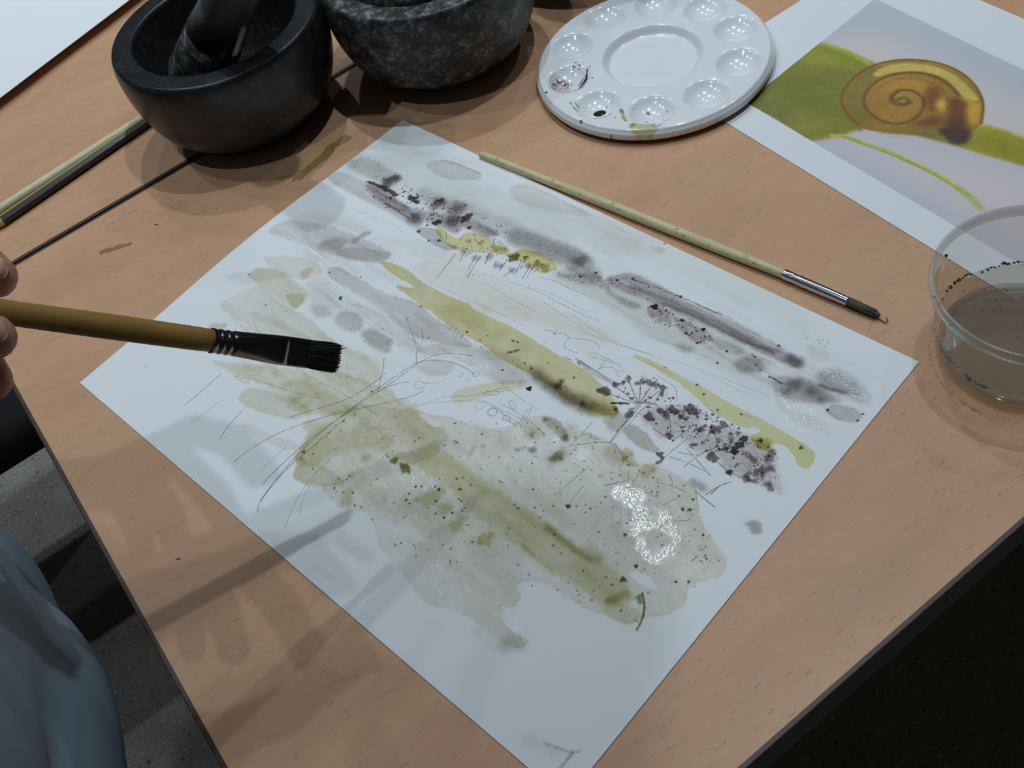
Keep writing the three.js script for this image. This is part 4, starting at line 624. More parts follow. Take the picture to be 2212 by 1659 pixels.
// ---------------------------------------------------------------- printed photograph of a snail on a leaf
{
  const P = new Sheet(210, 297, 5), w = P.w, h = P.h, c = canvasOf(w, h), x = c.getContext('2d');
  const k = P.ppm, css = (q, a = 1) => `rgba(${q[0]},${q[1]},${q[2]},${a})`;
  // prints are given in the colours seen; the paper's own white divides them out
  const ink = (q) => { const l = lin3(q); return l.map((v, i) => toByte(v / WHITE_SEEN[i] * PAPER_WHITE[i])); };
  const soft = (mm) => { x.filter = mm ? `blur(${(mm * k).toFixed(1)}px)` : 'none'; };
  const fill = (p, q, b = 0, a = 1) => { soft(b); P.trace(x, p, true); x.fillStyle = css(ink(q), a); x.fill(); soft(0); };
  const line = (p, q, wd, b = 0, a = 1) => { soft(b); P.trace(x, p, false); x.strokeStyle = css(ink(q), a); x.lineWidth = wd * k; x.lineCap = 'round'; x.stroke(); soft(0); };
  const poly = (p) => { x.beginPath(); for (let i = 0; i < p.length; i += 2) x[i ? 'lineTo' : 'moveTo'](p[i] * k, p[i + 1] * k); x.closePath(); };
  const wp = ink([163, 175, 189]); x.fillStyle = css(wp); x.fillRect(0, 0, w, h);
  const frame = [23.9,56.6,167.5,40.8,162.7,298.2,22.7,344];
  x.save(); poly(frame); x.clip();
  poly(frame); x.fillStyle = css(ink([146, 153, 167])); x.fill();
  fill([111.1,8.1,179.7,29.6,178.1,192.2,139.7,191.2,117.5,111.2,113.5,73.3], [140, 150, 166], 8);
  fill([91.6,54.9,135.3,74.5,133.9,191.5,100.7,221.9,108.2,139.1], [155, 156, 164], 9);
  fill([43.8,157.8,70.7,207.7,79.7,266.8,43.1,294.5,42.4,214], [155, 155, 166], 8);
  fill([35.9,61.3,28.1,133.1,25.6,231.7,16.1,233,11.9,148.6], [138, 149, 164], 5);
  // leaf and stalk
  fill([8.8,58.5,59.2,43.3,99.3,42.4,106.3,55.3,109,69.8,109.7,84.3,108.6,94.9,84.3,117.2,54,134.6,50,131.9,39.5,127.3,28,121,22.7,115.4,23.5,99.6,23.5,75.5], [96, 100, 44], 1);
  fill([81.1,50.8,97.7,46.2,103.1,58.3,105.9,75.5,106,91.9,95.9,87.6,89.3,71.6,82.6,58.1], [112, 120, 48], 3, 0.8);
  line([95.1,42.9,101.4,45.5,106.1,55.4,108,69.3,108.2,84.4,107.3,94.7], [132, 146, 58], 3.6, 1.2, 0.9);
  fill([52.5,59,75.2,65.3,85.8,83.3,70.4,100.7,51.4,107.9,41.4,81.6], [88, 92, 42], 6, 0.8);
  fill([30.1,92.9,42.4,97.5,50.7,116.7,47.7,127.4,35.7,122.9,24.1,115.4,25,103.6], [104, 108, 42], 4, 0.8);
  fill([27.6,65.4,40.4,65.4,38.8,78.6,25.7,97.4,24.9,86.9], [84, 90, 58], 4, 0.7);
  fill([94,185.7,103.5,186.6,107,190.6,109.2,200.7,110.8,213.9,116.6,235.7,95.5,251.7,90.3,230.1,87.3,218.3,83.1,205,79.7,190.8,75.9,176.6,71.1,162.8,78,165.7], [116, 116, 40], 1);
  fill([94.2,192.5,99.6,208.4,107.5,242.5,101.1,247.5,93.2,221.8,87.6,201.3], [104, 102, 34], 4, 0.8);
  line([103.5,187.4,107.4,193.6,109.7,204.5,111.9,215.2,117,235.3], [132, 136, 54], 2.4, 1.2, 0.8);
  line([26.7,118.1,31.8,122.1,37.2,125.8,44.4,130.6,50.6,132.6], [122, 130, 46], 2.4, 1.4, 0.7);
  line([36.2,123.8,39.9,129.1,42.2,135.7,44.2,148,47.4,158.2,48.5,170,49.6,181.6,50.7,193,50.6,205.1,49.6,216.1,48.2,225.5], [138, 146, 72], 3, 0.5);
  line([49.9,214.1,48.2,225.5,45.9,232.4,44.5,235.9], [134, 142, 86], 4, 1);
  line([39.6,129.4,43.8,148.4,47.9,170.6,50.2,193.4,49.2,216.4], [112, 122, 52], 1.2, 0.5, 0.8);
  // the shell
  fill([67.3,102.3,75.2,96.7,86.5,93.1,99.8,91.8,111.5,94.1,122,100.5,129.9,109.2,136.4,120.8,139.1,133.5,138,146.4,132.9,159.7,125.4,170.7,116.9,178.3,105.6,185.7,96.6,187.1,87.2,184.5,75.5,167.9,67.2,157,61.1,147.7,55.4,137.7,54.3,128.2,57.6,116.2,61.7,108.4], [112, 92, 46], 0.3);
  fill([68.2,103.3,86.1,94.5,102.2,94.6,109.6,95.8,97.7,104.7,79.7,109.5,69.3,119.1,63.6,130.2,56.6,130.9,57.8,120,61.9,110.4], [96, 90, 44], 2.5, 0.9);
  fill([100.4,100.2,111.5,100,122.2,106.2,129.6,117.1,133.7,129.7,133.5,143.8,128.9,158.6,123,169.6,118.2,169.2,116.8,164.1,121.3,155,125.8,142,125.4,128.4,118.8,117,109.9,109.4,101,104.7], [152, 142, 78], 0.8);
  fill([95.1,109.1,107,112,115.8,119.6,121.7,131.5,121.7,144.6,115,154.8,98.8,164.1,83.9,160.6,72.2,148.8,69,132.9,73.8,120.8,84.7,111.7], [124, 98, 46], 2.5);
  fill([99.7,110.8,108.4,116.5,115.4,127.7,110.9,137.2,101.1,142,103.6,130.4,96.2,121.7,89.8,117.8], [142, 110, 48], 3);
  fill([87.3,125.8,95.4,124.3,101.8,130.1,102.4,139.9,95.8,146.6,87.8,144.3,84.1,136.4], [126, 108, 58], 2.5);
  fill([109.5,137.4,117.2,139.2,115.9,145,104.3,153,95.1,156.4,95.9,150.2], [96, 60, 36], 2, 0.9);
  fill([104.1,150.9,109.7,152.1,106.2,158.7,100,160.3,100.4,155.5], [160, 136, 66], 1.6);
  fill([111.9,154.7,116.4,161.8,112.4,169.5,102.1,178.2,92.2,180.3,88.6,172.8,101,163.1], [86, 54, 36], 2, 0.95);
  fill([81.1,153.9,92.1,158.1,95.3,163.5,88,168.8,79.6,160.7,76.8,155.9], [88, 58, 36], 2.4, 0.9);
  fill([114.2,168.1,119.9,169.5,121.2,172.8,112.7,180.3,103,184.4,99.9,180.8,107,173.6], [150, 124, 48], 1.8);
  fill([62.9,134.6,73.2,151.7,84.2,169.4,79.9,171.3,67.7,156.6,59.9,145], [108, 98, 44], 2.5, 0.8);
  line([116.8,160.5,118.1,167.4,122.6,170.9], [128, 100, 50], 1.6, 0.8);
  line([93.9,139,89.4,137.3,88,132,88.7,127.5,92.7,124.8,99,124.9,103.1,128.9,104.1,136.5,101.3,144.1,92.8,150.1,82.8,152.4,72.2,148.8,67.5,140,67.9,128.2,72.4,117.4,80.6,110.6,93.2,106.8,106.5,108.5,118.4,117.3,124.9,130.7,124,145.4,118.6,157.2], [84, 62, 30], 2.2, 0.5, 0.85);
  line([90.2,130.9,95.1,131.3,95.6,135.6,92.1,138.7,87.7,137.9,85.8,133,86.9,127.2,92.2,124.3,98.6,125.3], [84, 66, 34], 2.4, 0.6, 0.85);
  line([73.9,157.6,80.6,165.3,92.8,167.4,103.6,162.7,111.9,154.7,118.1,142.1,117.2,129.8,111.7,119.4,101.5,113,90.6,113.1], [104, 78, 36], 1.6, 0.8, 0.7);
  line([54.9,130.6,57.7,118.1,62.6,107.6,69.3,100.9,76.6,96.5,87.4,93.2,100.3,92.3,111.8,94.8,121.6,100.9,129.6,109.4,136,121.1,138.8,133.8,137.6,146.8,132.4,160.1,124.9,171,116.9,178.2,105.6,185.7], [92, 66, 32], 1.8, 0.4, 0.9);
  line([109.5,96,119.2,101.1,128.1,110.7,134.5,122.4,137.1,135.2,135.6,147.5,130.6,160.7], [126, 104, 44], 2.4, 0.8, 0.8);
  line([53.9,129.5,57.3,139.8,63.5,151.1,70.7,161.3,74.7,168.6], [124, 86, 44], 2.2, 0.8, 0.8);
  fill([84.6,169.9,91.7,176.3,96.3,184.7,91.4,189.3,84.6,191,79.2,186.9,79.8,179.4], [54, 48, 44], 1.4);
  fill([94.1,169,102,174.7,94.8,183.3,86.9,175.9], [66, 46, 36], 3, 0.9);
  fill([71.9,162,78.2,171,80.6,178.7,77.8,182,74.4,172.4], [84, 84, 46], 2, 0.7);
  x.restore();
  const d = x.getImageData(0, 0, w, h).data, b = new Uint8Array(w * h * 4);
  for (let j = 0; j < h; j++) for (let i = 0; i < w; i++) { const o = (j * w + i) * 4, s = 1 + 0.07 * look(FINE, i * 0.4, j * 0.4) + 0.06 * look(ROUGH, i * 0.5, j * 0.5); for (let q = 0; q < 3; q++) b[o + q] = clamp(Math.round(d[o + q] * (d[o + 2] > 150 ? 1 : s)), 0, 255); b[o + 3] = 255; }
  const g = sheetGeometry(0.21, 0.297, 20, 28, 0.0003, () => 0.0002);
  const o = tag(part('photo_print', g, phys({ map: dataTexture(b, w, h, true), roughness: 0.55, specularIntensity: 0.5 }), scene), 'white sheet printed with a photograph of an amber snail shell on a green leaf', 'print');
  placeSheet(o, [0.1688, -0.2252], [Math.cos(THREE.MathUtils.degToRad(23)), -Math.sin(THREE.MathUtils.degToRad(23))]);
}

// ---------------------------------------------------------------- the sheet at the far left, its near edge curling up
{
  const S = new Sheet(420, 297, 2.4);
  S.pencil([[30, 20, 90, 60, 170, 110], [120, 12, 180, 50, 260, 80], [200, 30, 260, 22, 330, 40], [60, 90, 100, 120, 170, 150], [150, 40, 210, 90]], { w: 0.6, k: 0.35, soft: 0.5, c: [120, 130, 142] });
  S.pencil([[18, 62, 60, 44, 130, 20], [30, 100, 90, 70, 190, 30], [10, 40, 40, 26], [140, 6, 160, 4], [70, 9, 74, 8]], { w: 0.5, k: 0.45, soft: 0.3, c: [120, 130, 142] });
  const a = [-.3493,.7485,-.4581], b = [-.2319,.7485,-.5593], ax = [b[0] - a[0], b[2] - a[2]], l = Math.hypot(...ax); ax[0] /= l; ax[1] /= l;
  const back = 0.12, g = sheetGeometry(0.42, 0.297, 42, 40, 0.0004, (x, z) => 0.0006 + 0.008 * Math.exp(-(0.297 - z) / 0.06));
  const o = tag(part('paper_sheet', g, phys({ map: S.colors(PAPER_WHITE), roughness: 0.8 }), scene), 'plain white sheet with faint pencil lines, its near edge curled up off the table', 'paper');
  // the near edge runs along z = 0.297 of the sheet
  const nx = -ax[1], nz = ax[0];
  placeSheet(o, [a[0] - ax[0] * back - nx * 0.297, a[2] - ax[1] * back - nz * 0.297], ax);
}

// ---------------------------------------------------------------- stone mortars and pestles
const graniteMap = graniteTexture([30, 32, 33], [126, 128, 124], 0), darkGranite = graniteTexture([24, 26, 28], [46, 48, 50], 200);
const tiled = (t, u, v) => { const c = t.clone(); c.repeat.set(u, v); c.needsUpdate = true; return c; };
M.polished = phys({ map: tiled(darkGranite, 1, 1), roughness: 0.34, specularIntensity: 0.8 });
M.granite = phys({ map: tiled(graniteMap, 1, 1), roughness: 0.42, specularIntensity: 0.6, bumpMap: tiled(graniteMap, 1, 1), bumpScale: 0.0003 });
M.roughStone = phys({ map: tiled(graniteMap, 1, 1), roughness: 0.75, specularIntensity: 0.4, bumpMap: tiled(graniteMap, 1, 1), bumpScale: 0.0006 });
M.shaft = phys({ map: tiled(darkGranite, 1, 1), roughness: 0.4 });
M.liquid = phys({ color: rgb(26, 26, 24), roughness: 0.06, specularIntensity: 0.8 });
const TH = TABLE + 0.0003;
function mortar(label, x, z, material, rim, wall, hh, foot) {
  const o = thing('mortar', label, 'mortar', [x, TH, z]);
  const s = hh / 0.082, q = rim / 0.0805, inner = rim - wall;
  const outer = [[0, 0.003 * s], [foot - 0.004, 0.002], [foot - 0.002, 0], [foot + 0.001, 0.0012], [foot + 0.0055 * q, 0.007 * s], [0.067 * q, 0.0155 * s], [0.0735 * q, 0.027 * s], [0.0780 * q, 0.041 * s], [0.0802 * q, 0.056 * s], [0.0806 * q, 0.069 * s], [0.0797 * q, 0.0775 * s], [0.0783 * q, 0.0808 * s], [0.0765 * q, hh]];
  const curve = new THREE.SplineCurve(outer.map(([r, y]) => new THREE.Vector2(r, y)));
  const p = [...outer.slice(0, 4), ...curve.getPoints(60).filter((v) => v.y > 0.0015 && v.x > foot).map((v) => [v.x, v.y])];
  const lip = [[inner + 0.002, hh], [inner + 0.0006, hh - 0.0006], [inner - 0.0008, hh - 0.003], [inner - 0.004, hh - 0.02], [inner - 0.012, hh * 0.45], [inner - 0.026, hh * 0.25], [inner - 0.045, hh * 0.165], [0, hh * 0.15]];
  part('bowl', lathe([...p, ...lip], 128), material, o);
  return o;
}
function pestle(label, a, b, r) {
  const o = thing('pestle', label, 'pestle', [a.x, a.y, a.z]);
  const d = b.clone().sub(a), z = V(0, 0, 0);
  part('shaft', rod(d.clone().multiplyScalar(0.38), d, [[0, r * 0.93], [0.3, r * 0.8], [0.7, r * 0.75], [0.95, r * 0.8], [0.99, r * 0.6]]), M.shaft, o);
  part('grinding_end', rod(z, d.clone().multiplyScalar(0.382), [[0.0, r * 0.5], [0.03, r * 0.75], [0.1, r * 0.95], [0.25, r * 1.02], [0.7, r * 0.97], [1, r * 0.93]]), M.roughStone, o, 'rough grey grinding end');
  return o;
}
{
  const m1 = mortar('black polished stone mortar, leftmost, with a thick pestle in it', -0.134, -0.3425, M.polished, 0.0805, 0.0185, 0.082, 0.052);
  part('liquid', new THREE.CylinderGeometry(0.0405, 0.0405, 0.001, 64).translate(0, 0.026, 0), M.liquid, m1);
  reseed(8); const fb = [];
  for (let i = 0; i < 26; i++) fb.push(new THREE.SphereGeometry(between(0.0007, 0.0018), 10, 8).translate(0.021 + between(-0.006, 0.006), 0.0272, 0.012 + between(-0.006, 0.006)));
  part('froth', mergeGeometries(fb), phys({ color: 0xffffff, transmission: 1, thickness: 0, roughness: 0.03 }), m1).userData.kind = 'stuff';
  const m2 = mortar('mottled dark granite mortar between the black mortar and the palette', 0.026, -0.347, M.granite, 0.0812, 0.0185, 0.083, 0.051);
  mortar('dark granite mortar behind the palette, only its shadow falling into view', 0.176, -0.428, M.granite, 0.0805, 0.0185, 0.082, 0.052);
  pestle('grey stone pestle standing in the black polished mortar', V(-.1682,.775,-.3487), V(-.0699,.912,-.2684), 0.0225);
  pestle('dark stone pestle lying in the mottled granite mortar', V(-0.005, TH + 0.037, -0.352), V(0.06, TH + 0.118, -0.47), 0.0205);
  void m2;
}

// ---------------------------------------------------------------- the round white palette with ten wells
{
  const R0 = 0.0858, H = 0.0112, wellR = 0.0158, ring = 0.0638, floorR = 0.0315, topR = 0.0375, dish = 0.0056, Rs = 0.0215;
  const wells = Array.from({ length: 10 }, (_, i) => { const a = THREE.MathUtils.degToRad(0.8 - 36.3 * i); return [ring * Math.cos(a), -ring * Math.sin(a)]; });
  const capDepth = Rs - Math.sqrt(Rs * Rs - wellR * wellR);
  const height = (x, z) => {
    const r = Math.hypot(x, z); let y = H;
    y -= dish * (1 - smooth(floorR, topR, r));
    y -= 0.0026 * smooth(R0 - 0.0032, R0, r) ** 2;
    for (const [a, b] of wells) {
      const d = Math.hypot(x - a, z - b);
      if (d > wellR + 0.003) continue;
      const s = Math.sqrt(Math.max(0, Rs * Rs - d * d)) - Math.sqrt(Rs * Rs - wellR * wellR);      // depth of the round well at d
      const k = 0.0018, q = -s, t = clamp(0.5 + 0.5 * (q - 0) / k);                                // smooth minimum with the flat
      y += mix(q, 0, t) - k * t * (1 - t);
    }
    return y;
  };
  const nr = 190, na = 420, pos = [], idx = [];
  for (let i = 0; i <= nr; i++) for (let j = 0; j < na; j++) { const r = R0 * (i / nr), a = j / na * Math.PI * 2, x = r * Math.cos(a), z = r * Math.sin(a); pos.push(x, height(x, z), z); }
  for (let i = 0; i < nr; i++) for (let j = 0; j < na; j++) { const a = i * na + j, b = i * na + (j + 1) % na, c = a + na, d = b + na; idx.push(a, b, c, b, d, c); }
  // rolled outer edge and the underside
  let last = nr * na;
  for (const [dr, y] of [[0.0006, H - 0.0035], [0.0009, H - 0.0055], [0.0007, 0.0042], [0.0001, 0.0036], [-0.0009, 0.0036], [-0.0016, 0.0046], [-0.0018, H - 0.0035], [-0.012, H - 0.0045]]) {
    const at = pos.length / 3;
    for (let j = 0; j < na; j++) { const a = j / na * Math.PI * 2; pos.push((R0 + dr) * Math.cos(a), y, (R0 + dr) * Math.sin(a)); }
    for (let j = 0; j < na; j++) { const a = last + j, b = last + (j + 1) % na, c = at + j, d = at + (j + 1) % na; idx.push(a, b, c, b, d, c); }
    last = at;
  }
  const g = new THREE.BufferGeometry(); g.setAttribute('position', new THREE.Float32BufferAttribute(pos, 3)); g.setIndex(idx); g.computeVertexNormals();
  planarUV(g, (x, y, z) => [(x + 0.09) / 0.18, (z + 0.09) / 0.18]);
  // paint left in three wells; the sheet class keeps its millimetres from the corner of a 180 mm square
  const S = new Sheet(180, 180, 5.6), at = (p) => p.map((v) => v + 90), W = WHITE_SEEN.slice();
  const plum = [66, 58, 72], brown = [92, 94, 40];
  S.wash(at([-76.5,-9.2,-72.6,-12.5,-67.8,-10.9,-65.2,-5.2,-65.5,3.4,-60.5,7.7,-53.5,4.3,-49.6,-2.4,-47.4,-6.6,-51.7,1.7,-54.7,8.9,-61.3,10.7,-69.3,10.1,-74.5,6.6,-78,.5]), { c: [146, 140, 152], k: 0.9, soft: 0.5, rough: 1.6, patch: 0.9, grain: 0.8 });
  S.dabs(at([-70.2,-7.7,-67.5,-8.1,-66.5,-4.1,-74.6,-4.7,-76.7,-.6,-63.7,-7.1,-70.3,6.2,-67.1,9.5,-62.7,8.3,-74.4,.6,-53.8,-17.1,-53.3,-13.2,-56.7,-14.1]), [2, 1.8, 2.2, 1.6, 1.6, 1.4, 1.2, 1.3, 1, 1.8, 1.3, 1.2, 1.4], { c: plum, k: 0.85, soft: 0.3, rough: 1.6, speck: 0.05 });
  S.wash(at([-60.9,9.2,-56.6,4.5,-51.8,0,-48.5,-4.5,-47.4,-6.6,-50,0,-51.3,3.7,-56.1,8.2,-59.8,10.6]), { c: [30, 26, 40], k: 1.2, soft: 0.15, rough: 0.6 });
  S.stroke(at([-57.1,2.5,-51.8,-1.8,-48.7,-5.5,-46.1,-7.4]), 2, { c: [84, 76, 86], k: 0.9, soft: 0.3, rough: 1.4, speck: 0.1 });
  S.spray(at([-75.8,-16,-43.9,-15.5,-46,-.6,-56.4,14.9,-78.6,7.1]), 80, 0.1, 0.5, { c: plum, k: 0.9 });
  S.dabs(at([-47.5,6.5,-56.3,13.3,-82.6,6.8,-34.6,-64.1,-45.6,-7.4,-61.9,-2.3]), [0.75, 0.65, 1, 0.4, 0.5, 0.6], { c: [40, 36, 46], k: 1.1, soft: 0.1, rough: 0.3 });
  S.stroke(at([-56.2,-29.3,-55.1,-29.4,-53.6,-29.3]), 0.9, { c: [40, 46, 40], k: 1, soft: 0.15, rough: 0.6 });
  S.dabs(at([-45.5,56.7,-68.2,49.6,-52.5,69.5,-9.5,61.7,-13.9,69.9,-47.6,52,-48.9,38,-45.7,35.5,-50,38.3]), [0.6, 1, 0.7, 0.6, 0.6, 0.5, 0.5, 0.5, 0.4], { c: [64, 64, 46], k: 1, soft: 0.15, rough: 0.4 });
  S.stroke(at([-70.1,26.6,-69.6,30.2,-68.8,34.7,-67,38.9]), 1.4, { c: [80, 80, 48], k: 0.9, soft: 0.25, rough: 1.4, speck: 0.1 });
  S.stroke(at([-66.6,26.6,-66.6,30,-65.3,32.6]), 1, { c: [88, 88, 60], k: 0.8, soft: 0.2, rough: 1.2, speck: 0.1 });
  S.stroke(at([-50.5,47.8,-48.6,47.1,-46.2,45.9,-44.3,45.2]), 1.1, { c: [58, 60, 34], k: 1, soft: 0.15, rough: 0.6 });
  S.stroke(at([-67.5,40.7,-64.7,44.9,-61.3,47,-57,49.1,-53.8,51.5]), 0.5, { c: [96, 96, 70], k: 0.7, soft: 0.2, rough: 0.8, speck: 0.1 });
  S.stroke(at([-42.9,36,-41.4,34.3,-38.8,30.6]), 0.6, { c: [100, 100, 84], k: 0.6, rough: 1, speck: 0.1 });
  S.wash(at([-31.1,68.5,-27.6,67.9,-23.8,68.2,-20,68.5,-19.6,70.3,-23.2,72.4,-28,72.4,-30.8,70.6]), { c: [84, 84, 24], k: 1, soft: 0.3, rough: 0.8 });
  S.wash(at([-38.1,69.1,-34.3,67.8,-29.7,71.6,-22.4,72.8,-16.3,71.9,-16.3,75,-19.5,78.9,-23.9,80.7,-27.5,82.8,-36.7,78.7,-38.5,73.6]), { c: [146, 150, 92], k: 0.9, soft: 0.6, rough: 1.2, edge: 0.4, patch: 0.6 });
  S.dabs(at([-37,70.4,-35.3,69.6,-23.7,76.9]), [2, 1.6, 1.4], { c: [112, 112, 56], k: 0.8, soft: 0.6, rough: 1 });
  S.stroke(at([-39.2,50.2,-39.6,54.8,-39.7,59.6,-39.2,63.3]), 2, { c: [120, 122, 60], k: 0.9, soft: 0.4, rough: 1 });
  S.stroke(at([-39.7,50.3,-39.2,53.4]), 1.8, { c: brown, k: 0.8, soft: 0.3, rough: 0.8 });
  S.dabs(at([-21.5,55.4,-22.2,56]), [1.5, 1.1], { c: [88, 72, 30], k: 1, soft: 0.15, rough: 0.4 });
  S.stroke(at([-25.7,62.5,-25.5,65,-24.8,66.6]), 0.8, { c: [96, 84, 48], k: 0.9, rough: 1 });
  S.spray(at([-36.2,41.9,-8.2,59.1,-14.4,72,-23.7,76.9,-37.9,66.8]), 26, 0.1, 0.5, { c: [90, 88, 52], k: 0.9 });
  const base = [0.8, 0.815, 0.825];
  const o = thing('palette', 'round white plastic palette with ten wells, three of them holding plum and olive paint', 'palette', [0.1672, TH, -0.2505]);
  part('tray', g, phys({ map: S.colors(base), roughness: 0.16, clearcoat: 0.6, clearcoatRoughness: 0.03, specularIntensity: 0.9 }), o);
  // the pool of dark green standing in one well
  const [px, pz] = wells[4], pool = new THREE.SphereGeometry(0.0052, 28, 12, 0, 6.3, 0, 1.57).scale(1, 0.14, 0.9).translate(px - 0.0006, H - capDepth + 0.0004, pz + 0.0035);
  part('paint_pool', pool, phys({ color: rgb(44, 46, 26), roughness: 0.05 }), o, 'dark green pool of paint');
  void W;
}

// ---------------------------------------------------------------- brushes and pencil
M.handleWood = phys({ color: rgb(202, 186, 140), roughness: 0.5 });
M.ferrule = phys({ color: rgb(206, 206, 210), metalness: 1, roughness: 0.16 });
function grainMap(base, spots, seed) {
  const w = 256, h = 1024, b = new Uint8Array(w * h * 4), l = lin3(base);
  for (let j = 0; j < h; j++) for (let i = 0; i < w; i++) {
    const s = 1 + 0.16 * look(ROUGH, i * 2 + seed, j * 0.3) + 0.1 * look(FINE, i * 1.0, j * 0.1 + seed), st = smooth(0.42, 0.75, look(ROUGH2, i * 2 + seed, j * 1.0)) * spots, green = smooth(0.1, 0.5, look(ROUGH, i + 90, j * 0.25 + seed)) * 0.12 * (spots > 0);
    const o = (j * w + i) * 4; b[o] = toByte(l[0] * s * (1 - st * 0.6 - green)); b[o + 1] = toByte(l[1] * s * (1 - st * 0.6)); b[o + 2] = toByte(l[2] * s * (1 - st * 0.55)); b[o + 3] = 255;
  }
  return dataTexture(b, w, h, true, true);
}
function bristles(a, d, side, n, r0, r1, len, flat, thick, seed) {          // hairs from around a, along d
  reseed(seed); const g = [], up = d.clone().cross(side).normalize();
  for (let i = 0; i < n; i++) {
    const t = Math.sqrt(rnd()), an = rnd() * 6.283, u = Math.cos(an) * t, v = Math.sin(an) * t, l = len * between(0.84, 1.03);
    const s = a.clone().addScaledVector(side, u * r0 * flat).addScaledVector(up, v * r0 * thick);
    const e = a.clone().addScaledVector(d, l).addScaledVector(side, (u + between(-0.12, 0.12)) * r1 * flat).addScaledVector(up, (v + between(-0.12, 0.12)) * r1 * thick);
    const m = s.clone().lerp(e, 0.55).addScaledVector(side, u * r0 * flat * 0.08);
    g.push(new THREE.TubeGeometry(new THREE.QuadraticBezierCurve3(s, m, e), 4, 0.00022, 4, false));
  }
  return mergeGeometries(g);
}
{
  // the pale brush lying along the painting
  const r = 0.0034, a = V(.0255,.7428,-.2086), b = V(.1754,.7436,-.0169), c = V(.1998,.7434,.0162), d = V(.2118,.743,.0326);
  const o = thing('paintbrush', 'pale wooden round brush with a silver ferrule lying beside the painting', 'paintbrush', [a.x, a.y, a.z]);
  const L = (p) => p.clone().sub(a), dir = L(c).sub(L(b)).normalize(), side = V(dir.z, 0, -dir.x);
  part('handle', rod(L(a), L(b), [[0, 0.0022], [0.004, 0.0026], [0.1, 0.0028], [0.35, 0.0033], [0.6, 0.0036], [0.85, 0.0033], [1, 0.0029]]), phys({ map: grainMap([204, 190, 146], 0.9, 5), roughness: 0.5 }), o);
  part('ferrule', rod(L(b).addScaledVector(dir, -0.0015), L(c), [[0, 0.0030], [0.01, 0.0033], [0.14, 0.0033], [0.16, 0.0029], [0.185, 0.0033], [0.21, 0.0029], [0.235, 0.0033], [0.7, 0.0031], [0.98, 0.0028], [1, 0.0027]]), M.ferrule, o);
  part('bristles', mergeGeometries([rod(L(c), L(d), [[0, 0.0025], [0.3, 0.0027], [0.7, 0.0023], [0.9, 0.0016], [0.97, 0.0008]]), bristles(L(c), dir, side, 190, 0.0027, 0.0022, 0.0172, 1, 1, 12)]), mat({ color: rgb(74, 66, 46), roughness: 0.7 }), o);
  void r;
}
{
  // two sticks at the far left: a pale brush handle and a striped pencil, both running under the black mortar's side
  const a = V(-.3704,.7443,-.2908), b = V(-.2136,.7443,-.3794), d = b.clone().sub(a);
  const o = thing('paintbrush', 'pale wooden brush handle beside the dark pencil, reaching behind the black mortar', 'paintbrush', [a.x, a.y, a.z]);
  part('handle', rod(V(0, 0, 0), d, [[0, 0.0042], [0.5, 0.0041], [0.9, 0.0034], [0.98, 0.003], [1, 0.0018]]), phys({ map: grainMap([206, 196, 160], 0, 9), roughness: 0.45 }), o);
  const dir = d.clone().normalize(), back = dir.clone().multiplyScalar(-1), side = V(dir.z, 0, -dir.x);
  part('ferrule', rod(back.clone().multiplyScalar(0.03), V(0, 0, 0), [[0, 0.0036], [0.5, 0.0042], [0.85, 0.0043], [1, 0.0041]]), M.ferrule, o);
  part('bristles', bristles(back.clone().multiplyScalar(0.03), back, side, 160, 0.0033, 0.002, 0.02, 1, 1, 30), mat({ color: rgb(60, 48, 36), roughness: 0.7 }), o);
}
{
  const a = V(-.3363,.7442,-.2943), b = V(-.2098,.7442,-.3738), d = b.clone().sub(a), len = d.length();
  const o = thing('pencil', 'dark hexagonal pencil with a yellow stripe, beside the pale brush handle', 'pencil', [a.x, a.y, a.z]);
  o.quaternion.setFromUnitVectors(V(0, 0, 1), d.clone().normalize());
  const R6 = 0.0040, cols = [[150, 132, 40], [24, 20, 22], [24, 20, 22], [78, 40, 44], [78, 40, 44], [24, 20, 22]];
  const flat = []; for (let i = 0; i < 6; i++) {
    const t0 = i * Math.PI / 3 + Math.PI / 2, t1 = t0 + Math.PI / 3, p = (t, z, s = 1) => [Math.cos(t) * R6 * s, Math.sin(t) * R6 * s, z];
    flat.push([p(t0, 0), p(t1, 0), p(t1, len), p(t0, len)]);
  }
  const face = (list) => { const g = new THREE.BufferGeometry(), q = []; for (const [a0, b0, c0, d0] of list) q.push(...a0, ...b0, ...c0, ...a0, ...c0, ...d0); g.setAttribute('position', new THREE.Float32BufferAttribute(q, 3)); g.computeVertexNormals(); return g; };
  void cols;
  part('dark_facets', face([flat[0], flat[2], flat[4], flat[1]]), phys({ color: rgb(30, 24, 28), roughness: 0.3 }), o);
  part('maroon_facets', face([flat[3], flat[5]]), phys({ color: rgb(88, 48, 52), roughness: 0.3 }), o);
  part('yellow_stripe', new THREE.CylinderGeometry(0.00075, 0.00075, len * 0.995, 8).rotateX(Math.PI / 2).translate(Math.cos(Math.PI * 5 / 6) * R6 * -0.96, Math.sin(Math.PI / 2 + Math.PI / 3 * 0) * R6 * 0.55, len / 2), phys({ color: rgb(196, 178, 62), roughness: 0.4 }), o);
  part('wood_cone', new THREE.ConeGeometry(R6 * 0.95, 0.02, 24, 1).rotateX(-Math.PI / 2).translate(0, 0, -0.0098), phys({ color: rgb(206, 160, 110), roughness: 0.6 }), o);
  part('lead', new THREE.ConeGeometry(0.001, 0.005, 12).rotateX(-Math.PI / 2).translate(0, 0, -0.0178), mat({ color: rgb(40, 40, 42), roughness: 0.4 }), o);
}
